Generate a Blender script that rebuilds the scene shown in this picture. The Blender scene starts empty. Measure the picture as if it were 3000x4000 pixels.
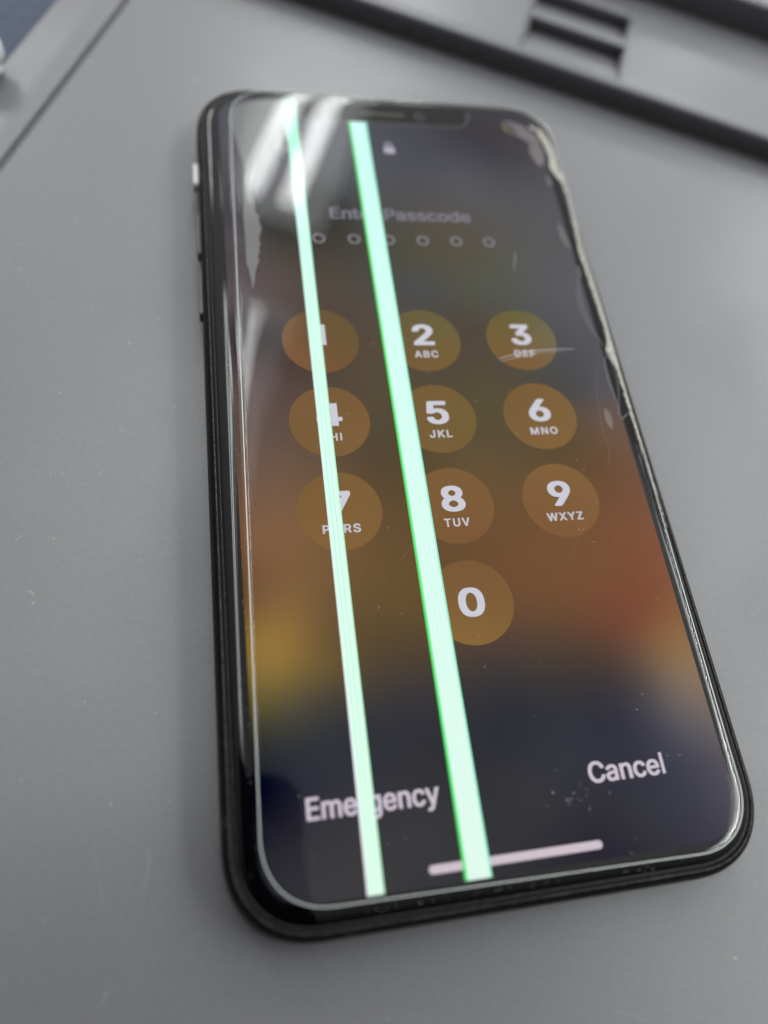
import bpy, bmesh, math, random, json
import numpy as np
from mathutils import Vector, Matrix
from mathutils.geometry import tessellate_polygon, delaunay_2d_cdt

# ------------------------------------------------------------------ camera, world, light, exposure
# Real size, in metres. The phone's centre is the origin, the mat's working surface is z = 0.
MMM = 0.001
C = bpy.context.scene.collection
scene = bpy.context.scene
TOPZ = 7.6                                  # height of the phone's glass, mm

cd = bpy.data.cameras.new("camera")
cam = bpy.data.objects.new("camera", cd)
C.objects.link(cam)
Rr = ((0.9791168530303842, -0.12636937530352227, 0.15925127659543153),
      (-0.05046332334295616, -0.9098941506248315, -0.41175974506366225),
      (0.1969356268125529, 0.39512455712612155, -0.8972697159983909))
CAMP = Vector((-31.32, -60.39, 94.23 + TOPZ))
mw = Matrix.Identity(4)
for i in range(3):
    mw[i][0] = Rr[0][i]; mw[i][1] = -Rr[1][i]; mw[i][2] = -Rr[2][i]
    mw[i][3] = CAMP[i] * MMM
cam.matrix_world = mw
cd.sensor_fit = 'HORIZONTAL'
cd.sensor_width = 36.0
cd.lens = 36.0 * 2830.78 / 3000.0
cd.clip_start = 0.002
cd.clip_end = 50.0
cd.dof.use_dof = True
cd.dof.focus_distance = 0.105
cd.dof.aperture_fstop = cd.lens / 3.8
cd.dof.aperture_blades = 0
scene.camera = cam

world = bpy.data.worlds.new("World")
scene.world = world
world.use_nodes = True
wn = world.node_tree.nodes; wl = world.node_tree.links
wn.clear()
# the room around the bench: brighter on its far side, dim behind the photographer
geo = wn.new('ShaderNodeTexCoord')
sep = wn.new('ShaderNodeSeparateXYZ')
wl.new(geo.outputs['Generated'], sep.inputs[0])
mr = wn.new('ShaderNodeMapRange')
mr.interpolation_type = 'SMOOTHSTEP'
mr.inputs['From Min'].default_value = -0.95
mr.inputs['From Max'].default_value = 0.95
mr.inputs['To Min'].default_value = 0.02
mr.inputs['To Max'].default_value = 0.86
dt = wn.new('ShaderNodeVectorMath'); dt.operation = 'DOT_PRODUCT'
dt.inputs[1].default_value = (0.42, 0.90, 0.0)
wl.new(geo.outputs['Generated'], dt.inputs[0])
wl.new(dt.outputs['Value'], mr.inputs['Value'])
mz = wn.new('ShaderNodeMapRange')
mz.inputs['From Min'].default_value = -0.1
mz.inputs['From Max'].default_value = 0.6
mz.inputs['To Min'].default_value = 0.35
mz.inputs['To Max'].default_value = 1.0
wl.new(sep.outputs[2], mz.inputs['Value'])
mu = wn.new('ShaderNodeMath'); mu.operation = 'MULTIPLY'
wl.new(mr.outputs[0], mu.inputs[0]); wl.new(mz.outputs[0], mu.inputs[1])
bg = wn.new('ShaderNodeBackground')
bg.inputs['Color'].default_value = (0.965, 0.97, 1.0, 1)
wl.new(mu.outputs[0], bg.inputs['Strength'])
wo = wn.new('ShaderNodeOutputWorld')
wl.new(bg.outputs[0], wo.inputs['Surface'])

# fluorescent ceiling tubes in slanting rows, two tubes to a fitting
ROW = Vector((0.345, 0.938, 0.0)).normalized()
def tube_pair(cx, cy, power=1.0, length=1.2, tint=(0.97, 1.0, 0.985)):
    side = Vector((ROW.y, -ROW.x, 0))
    for s in (-1, 1):
        ld = bpy.data.lights.new("ceiling_tube", 'AREA')
        ld.shape = 'RECTANGLE'
        ld.size = 0.04; ld.size_y = length
        ld.energy = LAMP * power
        ld.color = tint
        o = bpy.data.objects.new("ceiling_tube", ld)
        o.location = Vector((cx, cy, 1.5)) + side * 0.058 * s
        o.rotation_euler = (0, 0, -math.atan2(ROW.x, ROW.y))
        C.objects.link(o)
    # the fitting's white reflector behind the tubes
    ld = bpy.data.lights.new("ceiling_fitting", 'AREA')
    ld.shape = 'RECTANGLE'; ld.size = 0.34; ld.size_y = length + 0.1
    ld.energy = LAMP * 0.95 * power; ld.color = tint
    o = bpy.data.objects.new("ceiling_fitting", ld)
    o.location = (cx, cy, 1.53); o.rotation_euler = (0, 0, -math.atan2(ROW.x, ROW.y))
    C.objects.link(o)
LAMP = 2.75
tube_pair(0.312, 2.228, 1.2)
tube_pair(-0.222, 0.72, 0.6)
tube_pair(1.86, 1.42, 1.6)
tube_pair(1.32, 0.06, 2.0)
tube_pair(0.85, 3.7, 2.4)  # this and the next two: unseen far pairs added to brighten the mat
tube_pair(2.3, 3.4, 3.0)
tube_pair(-1.25, 2.9, 3.0)

scene.view_settings.view_transform = 'Standard'
scene.view_settings.look = 'None'
scene.view_settings.exposure = 0
scene.view_settings.gamma = 1
scene.cycles.max_bounces = 8
scene.cycles.transparent_max_bounces = 16
scene.cycles.caustics_reflective = False
scene.cycles.caustics_refractive = False
scene.cycles.use_denoising = True

random.seed(7)
rng = np.random.default_rng(11)

# ------------------------------------------------------------------ materials
def lin(c):
    c = c / 255.0
    return c / 12.92 if c <= 0.04045 else ((c + 0.055) / 1.055) ** 2.4
def nt(name):
    m = bpy.data.materials.new(name); m.use_nodes = True
    return m, m.node_tree.nodes, m.node_tree.links
def setin(b, **kw):
    for k, v in kw.items():
        b.inputs[k.replace('_', ' ')].default_value = v
def pbr(name, col, rough=0.5, metal=0.0, ior=1.5, spec=0.5, bump=None, var=None, coat=0.0):
    """plain surface with procedural grain: bump=(scale per m, strength, distance m), var=(scale, amount)"""
    m, n, l = nt(name)
    b = n['Principled BSDF']
    b.inputs['Base Color'].default_value = (*col, 1)
    b.inputs['Roughness'].default_value = rough
    b.inputs['Metallic'].default_value = metal
    b.inputs['IOR'].default_value = ior
    b.inputs['Specular IOR Level'].default_value = spec
    b.inputs['Coat Weight'].default_value = coat
    tc = n.new('ShaderNodeTexCoord')
    if var:
        t = n.new('ShaderNodeTexNoise'); t.inputs['Scale'].default_value = var[0]; t.inputs['Detail'].default_value = 6
        l.new(tc.outputs['Object'], t.inputs['Vector'])
        r = n.new('ShaderNodeMapRange')
        r.inputs['From Min'].default_value = 0.3; r.inputs['From Max'].default_value = 0.7
        r.inputs['To Min'].default_value = 1 - var[1]; r.inputs['To Max'].default_value = 1 + var[1]
        l.new(t.outputs['Fac'], r.inputs['Value'])
        mx = n.new('ShaderNodeVectorMath'); mx.operation = 'SCALE'
        mx.inputs[0].default_value = col
        l.new(r.outputs[0], mx.inputs['Scale'])
        l.new(mx.outputs[0], b.inputs['Base Color'])
    if bump:
        t = n.new('ShaderNodeTexNoise'); t.inputs['Scale'].default_value = bump[0]; t.inputs['Detail'].default_value = 4
        l.new(tc.outputs['Object'], t.inputs['Vector'])
        bp = n.new('ShaderNodeBump'); bp.inputs['Strength'].default_value = bump[1]; bp.inputs['Distance'].default_value = bump[2]
        l.new(t.outputs['Fac'], bp.inputs['Height'])
        l.new(bp.outputs[0], b.inputs['Normal'])
    return m

MAT_SILICONE = pbr("grey_silicone", (0.210, 0.210, 0.219), 0.40, spec=0.85, bump=(5500, 0.18, 0.00005), var=(1300, 0.06))
def mat_tone():
    n = MAT_SILICONE.node_tree.nodes; l = MAT_SILICONE.node_tree.links; b = n['Principled BSDF']
    tc = n.new('ShaderNodeTexCoord'); t = n.new('ShaderNodeTexNoise'); t.inputs['Scale'].default_value = 22; t.inputs['Detail'].default_value = 3
    l.new(tc.outputs['Object'], t.inputs['Vector'])
    r = n.new('ShaderNodeMapRange'); r.inputs['From Min'].default_value = .3; r.inputs['From Max'].default_value = .7
    r.inputs['To Min'].default_value = .33; r.inputs['To Max'].default_value = .48
    l.new(t.outputs['Fac'], r.inputs['Value']); l.new(r.outputs[0], b.inputs['Roughness'])
mat_tone()
MAT_FRAME = pbr("dark_steel", (0.006, 0.006, 0.0062), 0.40, metal=0.0, spec=0.13, bump=(2500, 0.25, 0.00003), var=(900, 0.35))
MAT_GASKET = pbr("black_plastic", (0.006, 0.006, 0.006), 0.5, spec=0.2, bump=(3000, 0.4, 0.00004))
MAT_GLASS_BLACK = pbr("black_cover_glass", (0.0012, 0.0012, 0.0016), 0.02, spec=0.5)
MAT_BUTTON = pbr("button_steel", (0.045, 0.041, 0.034), 0.3, metal=0.0, spec=0.8)
MAT_SWITCH = pbr("worn_switch_metal", (0.78, 0.77, 0.75), 0.4, metal=0.2)
MAT_BAND = pbr("antenna_plastic", (0.006, 0.006, 0.006), 0.5)
MAT_WHITE = pbr("white_plastic", (0.82, 0.82, 0.84), 0.35)
MAT_DUST = pbr("pale_lint", (0.55, 0.54, 0.52), 0.8)
MAT_GRILLE = pbr("speaker_mesh", (0.16, 0.155, 0.11), 0.45, metal=0.3, bump=(6000, 0.8, 0.0001))

def blue_leather():
    m, n, l = nt("blue_benchtop")
    b = n['Principled BSDF']; b.inputs['Roughness'].default_value = 0.6
    tc = n.new('ShaderNodeTexCoord'); mp = n.new('ShaderNodeMapping')
    mp.inputs['Rotation'].default_value = (0, 0, math.radians(-38)); mp.inputs['Scale'].default_value = (1.0, 2.6, 1)
    l.new(tc.outputs['Object'], mp.inputs['Vector'])
    t = n.new('ShaderNodeTexNoise'); t.inputs['Scale'].default_value = 800; t.inputs['Detail'].default_value = 5; t.inputs['Roughness'].default_value = .65
    l.new(mp.outputs[0], t.inputs['Vector'])
    cr = n.new('ShaderNodeValToRGB')
    cr.color_ramp.elements[0].position = 0.35; cr.color_ramp.elements[0].color = (0.055, 0.072, 0.125, 1)
    cr.color_ramp.elements[1].position = 0.70; cr.color_ramp.elements[1].color = (0.125, 0.150, 0.225, 1)
    l.new(t.outputs['Fac'], cr.inputs[0]); l.new(cr.outputs[0], b.inputs['Base Color'])
    bp = n.new('ShaderNodeBump'); bp.inputs['Strength'].default_value = 0.8; bp.inputs['Distance'].default_value = 0.0005
    l.new(t.outputs['Fac'], bp.inputs['Height']); l.new(bp.outputs[0], b.inputs['Normal'])
    return m
MAT_BLUE = blue_leather()

def emit_attr(name="lit_pixels", gain=1.0):
    """OLED pixels: the picture is stored per vertex and given off as light"""
    m, n, l = nt(name); n.clear()
    a = n.new('ShaderNodeVertexColor'); a.layer_name = "pixels"
    e = n.new('ShaderNodeEmission'); e.inputs['Strength'].default_value = gain
    l.new(a.outputs['Color'], e.inputs['Color'])
    o = n.new('ShaderNodeOutputMaterial'); l.new(e.outputs[0], o.inputs[0])
    return m
MAT_PIX = emit_attr()
def emit(name, col, s=1.0):
    m, n, l = nt(name); n.clear()
    e = n.new('ShaderNodeEmission'); e.inputs['Color'].default_value = (*col, 1); e.inputs['Strength'].default_value = s
    o = n.new('ShaderNodeOutputMaterial'); l.new(e.outputs[0], o.inputs[0])
    return m
def sheet_glass(name, ior=1.5, gain=1.0, rough=0.008, wob=0.0, pale=None):
    """clear glass sheet: mirror by Fresnel, otherwise see-through; pale=(colour, amount) mixes in a pale diffuse colour"""
    m, n, l = nt(name); n.clear()
    tr = n.new('ShaderNodeBsdfTransparent'); gl = n.new('ShaderNodeBsdfGlossy')
    gl.inputs['Roughness'].default_value = rough
    fr = n.new('ShaderNodeFresnel'); fr.inputs['IOR'].default_value = ior
    mu = n.new('ShaderNodeMath'); mu.operation = 'MULTIPLY'; mu.use_clamp = True; mu.inputs[1].default_value = gain
    l.new(fr.outputs[0], mu.inputs[0])
    mx = n.new('ShaderNodeMixShader'); l.new(mu.outputs[0], mx.inputs[0])
    base = tr.outputs[0]
    if pale:
        df = n.new('ShaderNodeBsdfDiffuse'); df.inputs['Color'].default_value = (*pale[0], 1)
        m2 = n.new('ShaderNodeMixShader'); m2.inputs[0].default_value = pale[1]
        l.new(tr.outputs[0], m2.inputs[1]); l.new(df.outputs[0], m2.inputs[2]); base = m2.outputs[0]
    l.new(base, mx.inputs[1]); l.new(gl.outputs[0], mx.inputs[2])
    if wob:
        tc = n.new('ShaderNodeTexCoord'); t = n.new('ShaderNodeTexNoise'); t.inputs['Scale'].default_value = 45
        t.inputs['Detail'].default_value = 1
        l.new(tc.outputs['Object'], t.inputs['Vector'])
        b = n.new('ShaderNodeBump'); b.inputs['Strength'].default_value = 1.0; b.inputs['Distance'].default_value = wob
        l.new(t.outputs['Fac'], b.inputs['Height']); l.new(b.outputs[0], gl.inputs['Normal'])
    o = n.new('ShaderNodeOutputMaterial'); l.new(mx.outputs[0], o.inputs[0])
    return m
MAT_PROTECTOR = sheet_glass("tempered_glass", 1.5, 1.0, 0.008)
MAT_CLEAR = sheet_glass("bonded_glass_underside", 1.02, 1.0)
MAT_EDGE = sheet_glass("painted_edge_glint", 1.5, 1.2, 0.25, pale=((0.90, 0.96, 0.92), 0.9))  # pale colour paints in the bright line of light refracted at the rim
MAT_CHIP = pbr("crumbled_glass_edge", (0.62, 0.60, 0.52), 0.7, bump=(2600, 1.0, 0.0004), var=(1500, 0.35))
MAT_CRACK = sheet_glass("crack_line", 1.5, 1.5, 0.3, pale=((0.75, 0.75, 0.72), 0.30))
MAT_SCRATCH = sheet_glass("bright_scratch", 1.5, 2.0, 0.3, pale=((0.85, 0.87, 0.88), 0.55))
MAT_BUBBLE = sheet_glass("air_gap", 1.5, 0.9, 0.05, pale=((0.72, 0.72, 0.71), 0.68))  # pale grey paints in the ceiling's extra reflection from the air pocket
MAT_BUBBLE_PINK = sheet_glass("pinkish_air_gap", 1.5, 1.0, 0.2, pale=((0.60, 0.52, 0.53), 0.72))
MAT_BUBBLE_GOLD = sheet_glass("yellowish_air_gap", 1.5, 1.0, 0.2, pale=((0.80, 0.72, 0.34), 0.8))
MAT_BUBBLE_GREY = sheet_glass("greyish_air_gap", 1.5, 1.0, 0.2, pale=((0.48, 0.48, 0.46), 0.62))

# ------------------------------------------------------------------ helpers (all coordinates in mm)
def link(name, me, mat, parent=None, smooth=False):
    o = bpy.data.objects.new(name, me); C.objects.link(o)
    if mat is not None: me.materials.append(mat)
    if parent is not None: o.parent = parent
    if smooth:
        for p in me.polygons: p.use_smooth = True
    return o
def mesh(name, verts, faces, mat, parent=None, smooth=False):
    me = bpy.data.meshes.new(name)
    me.from_pydata([(v[0] * MMM, v[1] * MMM, v[2] * MMM) for v in verts], [], faces)
    me.validate(); me.update()
    return link(name, me, mat, parent, smooth)
def tag(o, label=None, cat=None, group=None, kind=None):
    if label: o['label'] = label
    if cat: o['category'] = cat
    if group: o['group'] = group
    if kind: o['kind'] = kind
    return o
def empty(name, loc=(0, 0, 0), rz=0.0):
    o = bpy.data.objects.new(name, None); C.objects.link(o)
    o.empty_display_size = 0.01
    o.location = loc; o.rotation_euler = (0, 0, rz)
    return o
def rrect(hx, hy, r, n=2.3, seg=20, cx=0.0, cy=0.0, rot=0.0):
    """rounded rectangle, counter-clockwise, corners drawn as superellipses"""
    P = []
    for qx, qy, a0 in ((1, 1, 0), (-1, 1, 90), (-1, -1, 180), (1, -1, 270)):
        for k in range(seg + 1):
            a = math.radians(a0 + 90.0 * k / seg)
            c, s = math.cos(a), math.sin(a)
            x = abs(c) ** (2 / n) * (1 if c >= -1e-9 else -1); y = abs(s) ** (2 / n) * (1 if s >= -1e-9 else -1)
            P.append((qx * (hx - r) + r * x, qy * (hy - r) + r * y))
    cr, sr = math.cos(rot), math.sin(rot)
    return [(cx + x * cr - y * sr, cy + x * sr + y * cr) for x, y in P]
def loft(name, rings, mat, parent=None, smooth=True, cap_last=False, cap_first=False):
    """rings: list of (outline, z) with the same number of points"""
    V, F = [], []
    n = len(rings[0][0])
    for P, z in rings: V += [(x, y, z) for x, y in P]
    for r in range(len(rings) - 1):
        for i in range(n):
            j = (i + 1) % n
            F.append((r * n + i, r * n + j, (r + 1) * n + j, (r + 1) * n + i))
    if cap_last: F.append(tuple((len(rings) - 1) * n + i for i in range(n)))
    if cap_first: F.append(tuple(reversed(range(n))))
    o = mesh(name, V, F, mat, parent, smooth)
    if cap_last or cap_first:
        for p in o.data.polygons:
            if len(p.vertices) > 4: p.use_smooth = False
    return o
BX, BY, BR = 35.45, 71.8, 11.6
def body(off, z): return (rrect(BX - off, BY - off, BR - off * 0.9), z)

def poly_fill(loops, z):
    """filled flat polygon with holes"""
    pts = [[Vector((x, y, 0)) for x, y in L] for L in loops]
    flat = [p for L in pts for p in L]
    tris = tessellate_polygon(pts)
    F = []
    for t in tris:
        a, b, c = (flat[i] for i in t)
        if (b - a).cross(c - a).z < 0: t = (t[0], t[2], t[1])
        F.append(tuple(t))
    return [(p.x, p.y, z) for p in flat], F
def ribbon(pts, w, z, taper=True):
    """thin flat strip along a polyline; w = width or list of widths"""
    P = [Vector((x, y)) for x, y in pts]
    V, F = [], []
    n = len(P)
    for i in range(n):
        d = (P[min(i + 1, n - 1)] - P[max(i - 1, 0)]).normalized(); nn = Vector((-d.y, d.x))
        ww = w[i] if isinstance(w, (list, tuple)) else w
        if taper and not isinstance(w, (list, tuple)): ww = w * (0.25 + 0.75 * math.sin(math.pi * (0.1 + 0.8 * i / (n - 1))))
        V += [(*(P[i] + nn * ww / 2), z), (*(P[i] - nn * ww / 2), z)]
        if i: F.append((2 * i - 2, 2 * i - 1, 2 * i + 1, 2 * i))
    return V, F
def curvy(pts, k=6, jit=0.0):
    """Catmull-Rom through the points"""
    P = [Vector(p) for p in pts]; P = [P[0]] + P + [P[-1]]; out = []
    for i in range(1, len(P) - 2):
        for s in range(k):
            t = s / k
            q = 0.5 * ((2 * P[i]) + (-P[i-1] + P[i+1]) * t + (2*P[i-1] - 5*P[i] + 4*P[i+1] - P[i+2]) * t*t + (-P[i-1] + 3*P[i] - 3*P[i+1] + P[i+2]) * t**3)
            out.append((q.x + random.uniform(-jit, jit), q.y + random.uniform(-jit, jit)))
    out.append(tuple(P[-1])); return out

# ------------------------------------------------------------------ bench top
o = mesh("bench_top", [(-900, -700, -7.0), (900, -700, -7.0), (900, 900, -7.0), (-900, 900, -7.0)], [(0, 1, 2, 3)], MAT_BLUE)
tag(o, "blue grained bench top under the grey mat", kind="structure")

# ------------------------------------------------------------------ repair mat (local axes a along the ridges, b away from the phone)
TH = math.radians(-22.7)
matroot = empty("repair_mat", (0, 0, 0), TH)
tag(matroot, "large grey silicone repair mat with moulded ridges and tray steps under the phone", "mat")
A0, A1 = -85.6, 240.0
B0, B1 = -190.0, 103.3
def extrude(name, prof, axis, t0, t1, parent, smooth=True, nseg=1, mat=MAT_SILICONE):
    """profile [(p, z)] swept from t0 to t1; axis 'a' = profile runs in b, swept along a"""
    V, F = [], []
    ts = [t0 + (t1 - t0) * i / nseg for i in range(nseg + 1)]
    for t in ts:
        for p, z in prof: V.append((t, p, z) if axis == 'a' else (p, t, z))
    n = len(prof)
    for s in range(nseg):
        for i in range(n - 1):
            q = (s * n + i, s * n + i + 1, (s + 1) * n + i + 1, (s + 1) * n + i)
            F.append(q if axis == 'b' else tuple(reversed(q)))
    o = mesh(name, V, F, mat, parent, smooth)
    return o
def arc(cx, cz, r, a0, a1, k=6):
    return [(cx + r * math.cos(math.radians(a0 + (a1 - a0) * i / k)), cz + r * math.sin(math.radians(a0 + (a1 - a0) * i / k))) for i in range(k + 1)]
# flat working surface
extrude("work_surface", [(B0, 0), (B1 - 13, 0)], 'a', A0 + 0.45, A1, matroot, smooth=False)
# groove along the left side, outer border sloping to the bench
prof = [(A0 + 0.45, 0.0)] + arc(A0 + 0.45, -0.45, 0.45, 90, 180, 5)[1:] + [(A0 - 0.05, -1.6), (A0 - 1.25, -1.6)] + arc(A0 - 1.75, -0.45, 0.45, 0, 90, 5) + [(-90.6, 0.0), (-91.6, -0.08), (-92.6, -0.22), (-98.9, -1.25)] + arc(-98.9, -1.75, 0.5, 90, 180, 4)[1:] + [(-99.5, -7.0)]
extrude("border", list(reversed(prof)), 'b', B0, 200, matroot)
# raised steps: dished foot with a tight crease, face leaning back under a rounded lip
H1, H2 = 4.9, 10.2
def step_profile(b, z0, z1, rl=0.75, under=1.3, dish=0.5):
    foot = [(b - 7.0, z0), (b - 5.0, z0 - dish * 0.12), (b - 3.2, z0 - dish * 0.4), (b - 1.4, z0 - dish * 0.85), (b - 0.2, z0 - dish), (b + under * 0.8, z0 - dish - 0.25), (b + under + 0.15, z0 - dish)]
    wall = [(b + under, z0 + (z1 - z0) * 0.35)]
    lip = arc(b + rl, z1 - rl, rl, 205, 90, 10)
    lip += [(b + rl + 0.5, z1 - 0.06), (b + rl + 1.2, z1 - 0.28), (b + rl + 2.4, z1 - 0.80), (b + rl + 3.6, z1 - 1.15), (b + rl + 6.0, z1 - 1.25)]
    return foot + wall + lip
SP = step_profile(97.3, 0.0, H1)
extrude("near_ridge", [(B1 - 13, 0.0)] + SP, 'a', A0 + 0.45, A1, matroot)
lipb = SP[-1][0]
FL = H1 - 1.25                              # floor of the upper tray
PA0, PA1 = -3.9, 20.3
SP2 = step_profile(137.4, FL, H2)
b2n = SP2[0][0]
extrude("upper_tray", [(lipb, FL), (b2n, FL)], 'a', PA1, A1, matroot)
extrude("upper_tray", [(lipb, FL), (b2n, FL)], 'a', A0 + 0.45, PA0, matroot)
# stepped finger rest standing between the trays: sloping treads with rounded noses
def rest_profile():
    pr = [(lipb - 6.0, H1 - 0.01), (lipb - 5.0, H1 - 0.2), (lipb - 3.0, H1 - 0.9), (lipb - 0.5, H1 - 1.6), (lipb + 2.0, H1 - 2.1), (109.2, H1 - 2.6)]
    for nb in (112.3, 124.5):
        z0 = H1 - 2.9; rl = 0.6
        pr += [(nb - 1.6, z0 - 0.05), (nb + 0.1, z0 - 0.2), (nb + 0.95, z0 - 0.4), (nb + 1.0, z0 + 0.4)]
        pr += arc(nb + rl, H1 - rl, rl, 200, 90, 8)
        pr += [(nb + rl + 0.8, H1 - 0.03), (nb + rl + 2.0, H1 - 0.3), (nb + rl + 4.0, H1 - 1.0), (nb + rl + 6.5, H1 - 1.9), (nb + rl + 8.0, H1 - 2.4)] if nb < 120 else [(nb + rl + 0.8, H1 - 0.03), (nb + rl + 2.0, H1 - 0.4), (nb + rl + 3.6, H1 - 0.95), (nb + rl + 5.0, FL), (b2n, FL - 0.02)]
    return pr
RP = rest_profile()
extrude("finger_rest", RP, 'a', PA0 + 1.0, PA1 - 1.0, matroot)
for aa, sgn in ((PA0 + 1.0, 1), (PA1 - 1.0, -1)):         # rounded cheeks joining the rest to the tray floor
    V, F = [], []
    m_ = 6
    for p, z in RP:
        top = H1 - 0.15 if p > lipb - 4 else z
        for q in range(m_ + 1):
            u = q / m_
            zc = z + (max(top, z) - z) * (1 - (1 - min(1, u * 2)) ** 2)
            if u > 0.5: zc = zc + (FL - zc - 0.01) * ((u - 0.5) * 2) ** 1.5
            V.append((aa - sgn * 1.0 * u, p, zc))
    for k in range(len(RP) - 1):
        for q in range(m_):
            f = (k * (m_ + 1) + q, k * (m_ + 1) + q + 1, (k + 1) * (m_ + 1) + q + 1, (k + 1) * (m_ + 1) + q)
            F.append(f if sgn < 0 else tuple(reversed(f)))
    mesh("rest_cheek", V, F, MAT_SILICONE, matroot, True)
extrude("far_ridge", SP2, 'a', A0 + 0.45, A1, matroot)
extrude("top_tray", [(SP2[-1][0], H2 - 1.25), (220, H2 - 1.25)], 'a', A0 + 0.45, A1, matroot)

# small white part at the left edge of the frame, standing on the mat's border
wp = empty("white_cap", (-74.0 * MMM, 82.0 * MMM, 0))
tag(wp, "small rounded white plastic cap on the mat's outer border beside the blue bench", "cap")
rings = []
for rr, z in ((2.4, -0.3), (2.4, 0.6), (1.6, 0.8), (1.6, 1.6), (3.2, 1.9), (3.6, 2.6), (3.6, 4.2), (3.3, 5.0), (2.4, 5.6), (0.8, 5.85)):
    rings.append((rrect(rr, rr, rr * 0.98, 2.0, 8), z))
loft("shell", rings[3:], MAT_WHITE, wp, True, cap_last=True)
loft("stem", rings[:4], MAT_WHITE, wp, True)

# ------------------------------------------------------------------ phone
PT = 25.4 / 458 * 3                         # one layout point of the display, mm
def sx(x): return (x - 187.5) * PT
def sy(y): return (406 - y) * PT
phone = empty("smartphone", (0, 0, 0))
tag(phone, "black smartphone with passcode screen, two bright green lines and cracked protector, lying on mat", "phone")

loft("back_panel", [body(1.7, 0.12), body(2.6, 0.02)], MAT_GLASS_BLACK, phone, True, cap_last=True)
fr = [(1.7, 0.12), (1.45, 0.3)]
for k in range(0, 15):
    a = math.radians(-72 + 144 * k / 14)
    fr.append((1.15 * (1 - math.cos(a)) * 1.02, 3.55 + 3.05 * math.sin(a) / math.sin(math.radians(72))))
fr += [(1.02, 6.72), (1.18, 6.78)]
fr[2] = (1.1, .5)
loft("frame", [body(o_, z_) for o_, z_ in fr], MAT_FRAME, phone, True)
# worn bright rim line on top of the frame
MAT_RIM = pbr("worn_rim", (0.05, 0.047, 0.042), 0.35, metal=0.2, var=(2200, 0.95), bump=(2600, 0.8, 0.0001), spec=0.25)
loft("frame_rim", [body(1.08, 6.78), body(1.18, 6.84), body(1.30, 6.78)], MAT_RIM, phone, True)
loft("gasket", [body(1.30, 6.78), body(1.36, 6.35), body(1.50, 6.35), body(1.56, 6.86), body(1.78, 6.90), body(1.86, 6.80)], MAT_GASKET, phone, False)
MAT_RIM2 = pbr("dusty_gasket_lip", (0.06, 0.057, 0.05), 0.5, var=(1600, 0.9), bump=(2600, 0.8, 0.0001))
loft("gasket_lip", [body(1.76, 6.902), body(1.83, 6.925), body(1.90, 6.86)], MAT_RIM2, phone, True)
cg = [(1.92, 6.70), (1.92, 6.95)]
for k in range(1, 12):
    a = math.radians(90.0 * k / 11)
    cg.append((1.92 + 1.75 * (1 - math.cos(a)), 6.95 + 0.645 * math.sin(a)))
cg.append((3.95, TOPZ))
loft("cover_glass", [body(o_, z_) for o_, z_ in cg], MAT_GLASS_BLACK, phone, True, cap_last=True)

# side keys on the left edge, antenna bands
def side_key(name, y0, y1, proud, zc, hz, mat, label=None):
    xs = -BX
    P = rrect((y1 - y0) / 2, hz, min(hz, 0.9) * 0.95, 2.0, 6)
    V, F = [], []
    yc = (y0 + y1) / 2
    n = len(P)
    for sc_, px in ((1.0, 0.35), (1.0, -proud + 0.12), (0.93, -proud)):
        for u, v in P: V.append((xs + px, yc + u * (1 if sc_ == 1.0 else 0.985), zc + v * sc_))
    for r in range(2):
        for i in range(n):
            j = (i + 1) % n
            F.append((r * n + i, r * n + j, (r + 1) * n + j, (r + 1) * n + i))
    F.append(tuple(2 * n + i for i in range(n)))
    o = mesh(name, V, F, mat, phone, False)
    if label: o['label'] = label
    return o
side_key("mute_switch", 47.4, 53.2, 0.75, 3.9, 1.15, MAT_SWITCH, "bright worn metal mute switch")
side_key("volume_key", 31.4, 41.6, 0.42, 3.8, 1.1, MAT_BUTTON)
side_key("volume_key", 18.6, 29.2, 0.42, 3.8, 1.1, MAT_BUTTON)
def band(t0, t1, side):
    V, F = [], []
    for t in (t0, t1):
        for o_, z_ in fr[2:-1]:
            o2 = o_ - 0.012
            V.append((-BX + o2, t, z_) if side == 'L' else (t, -BY + o2, z_))
    n = len(fr[2:-1])
    for i in range(n - 1): F.append((i, i + 1, n + i + 1, n + i))
    mesh("antenna_band", V, F, MAT_BAND, phone, True)
band(-58.3, -56.9, 'L'); band(57.0, 58.4, 'L'); band(-21.8, -20.3, 'B')

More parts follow.
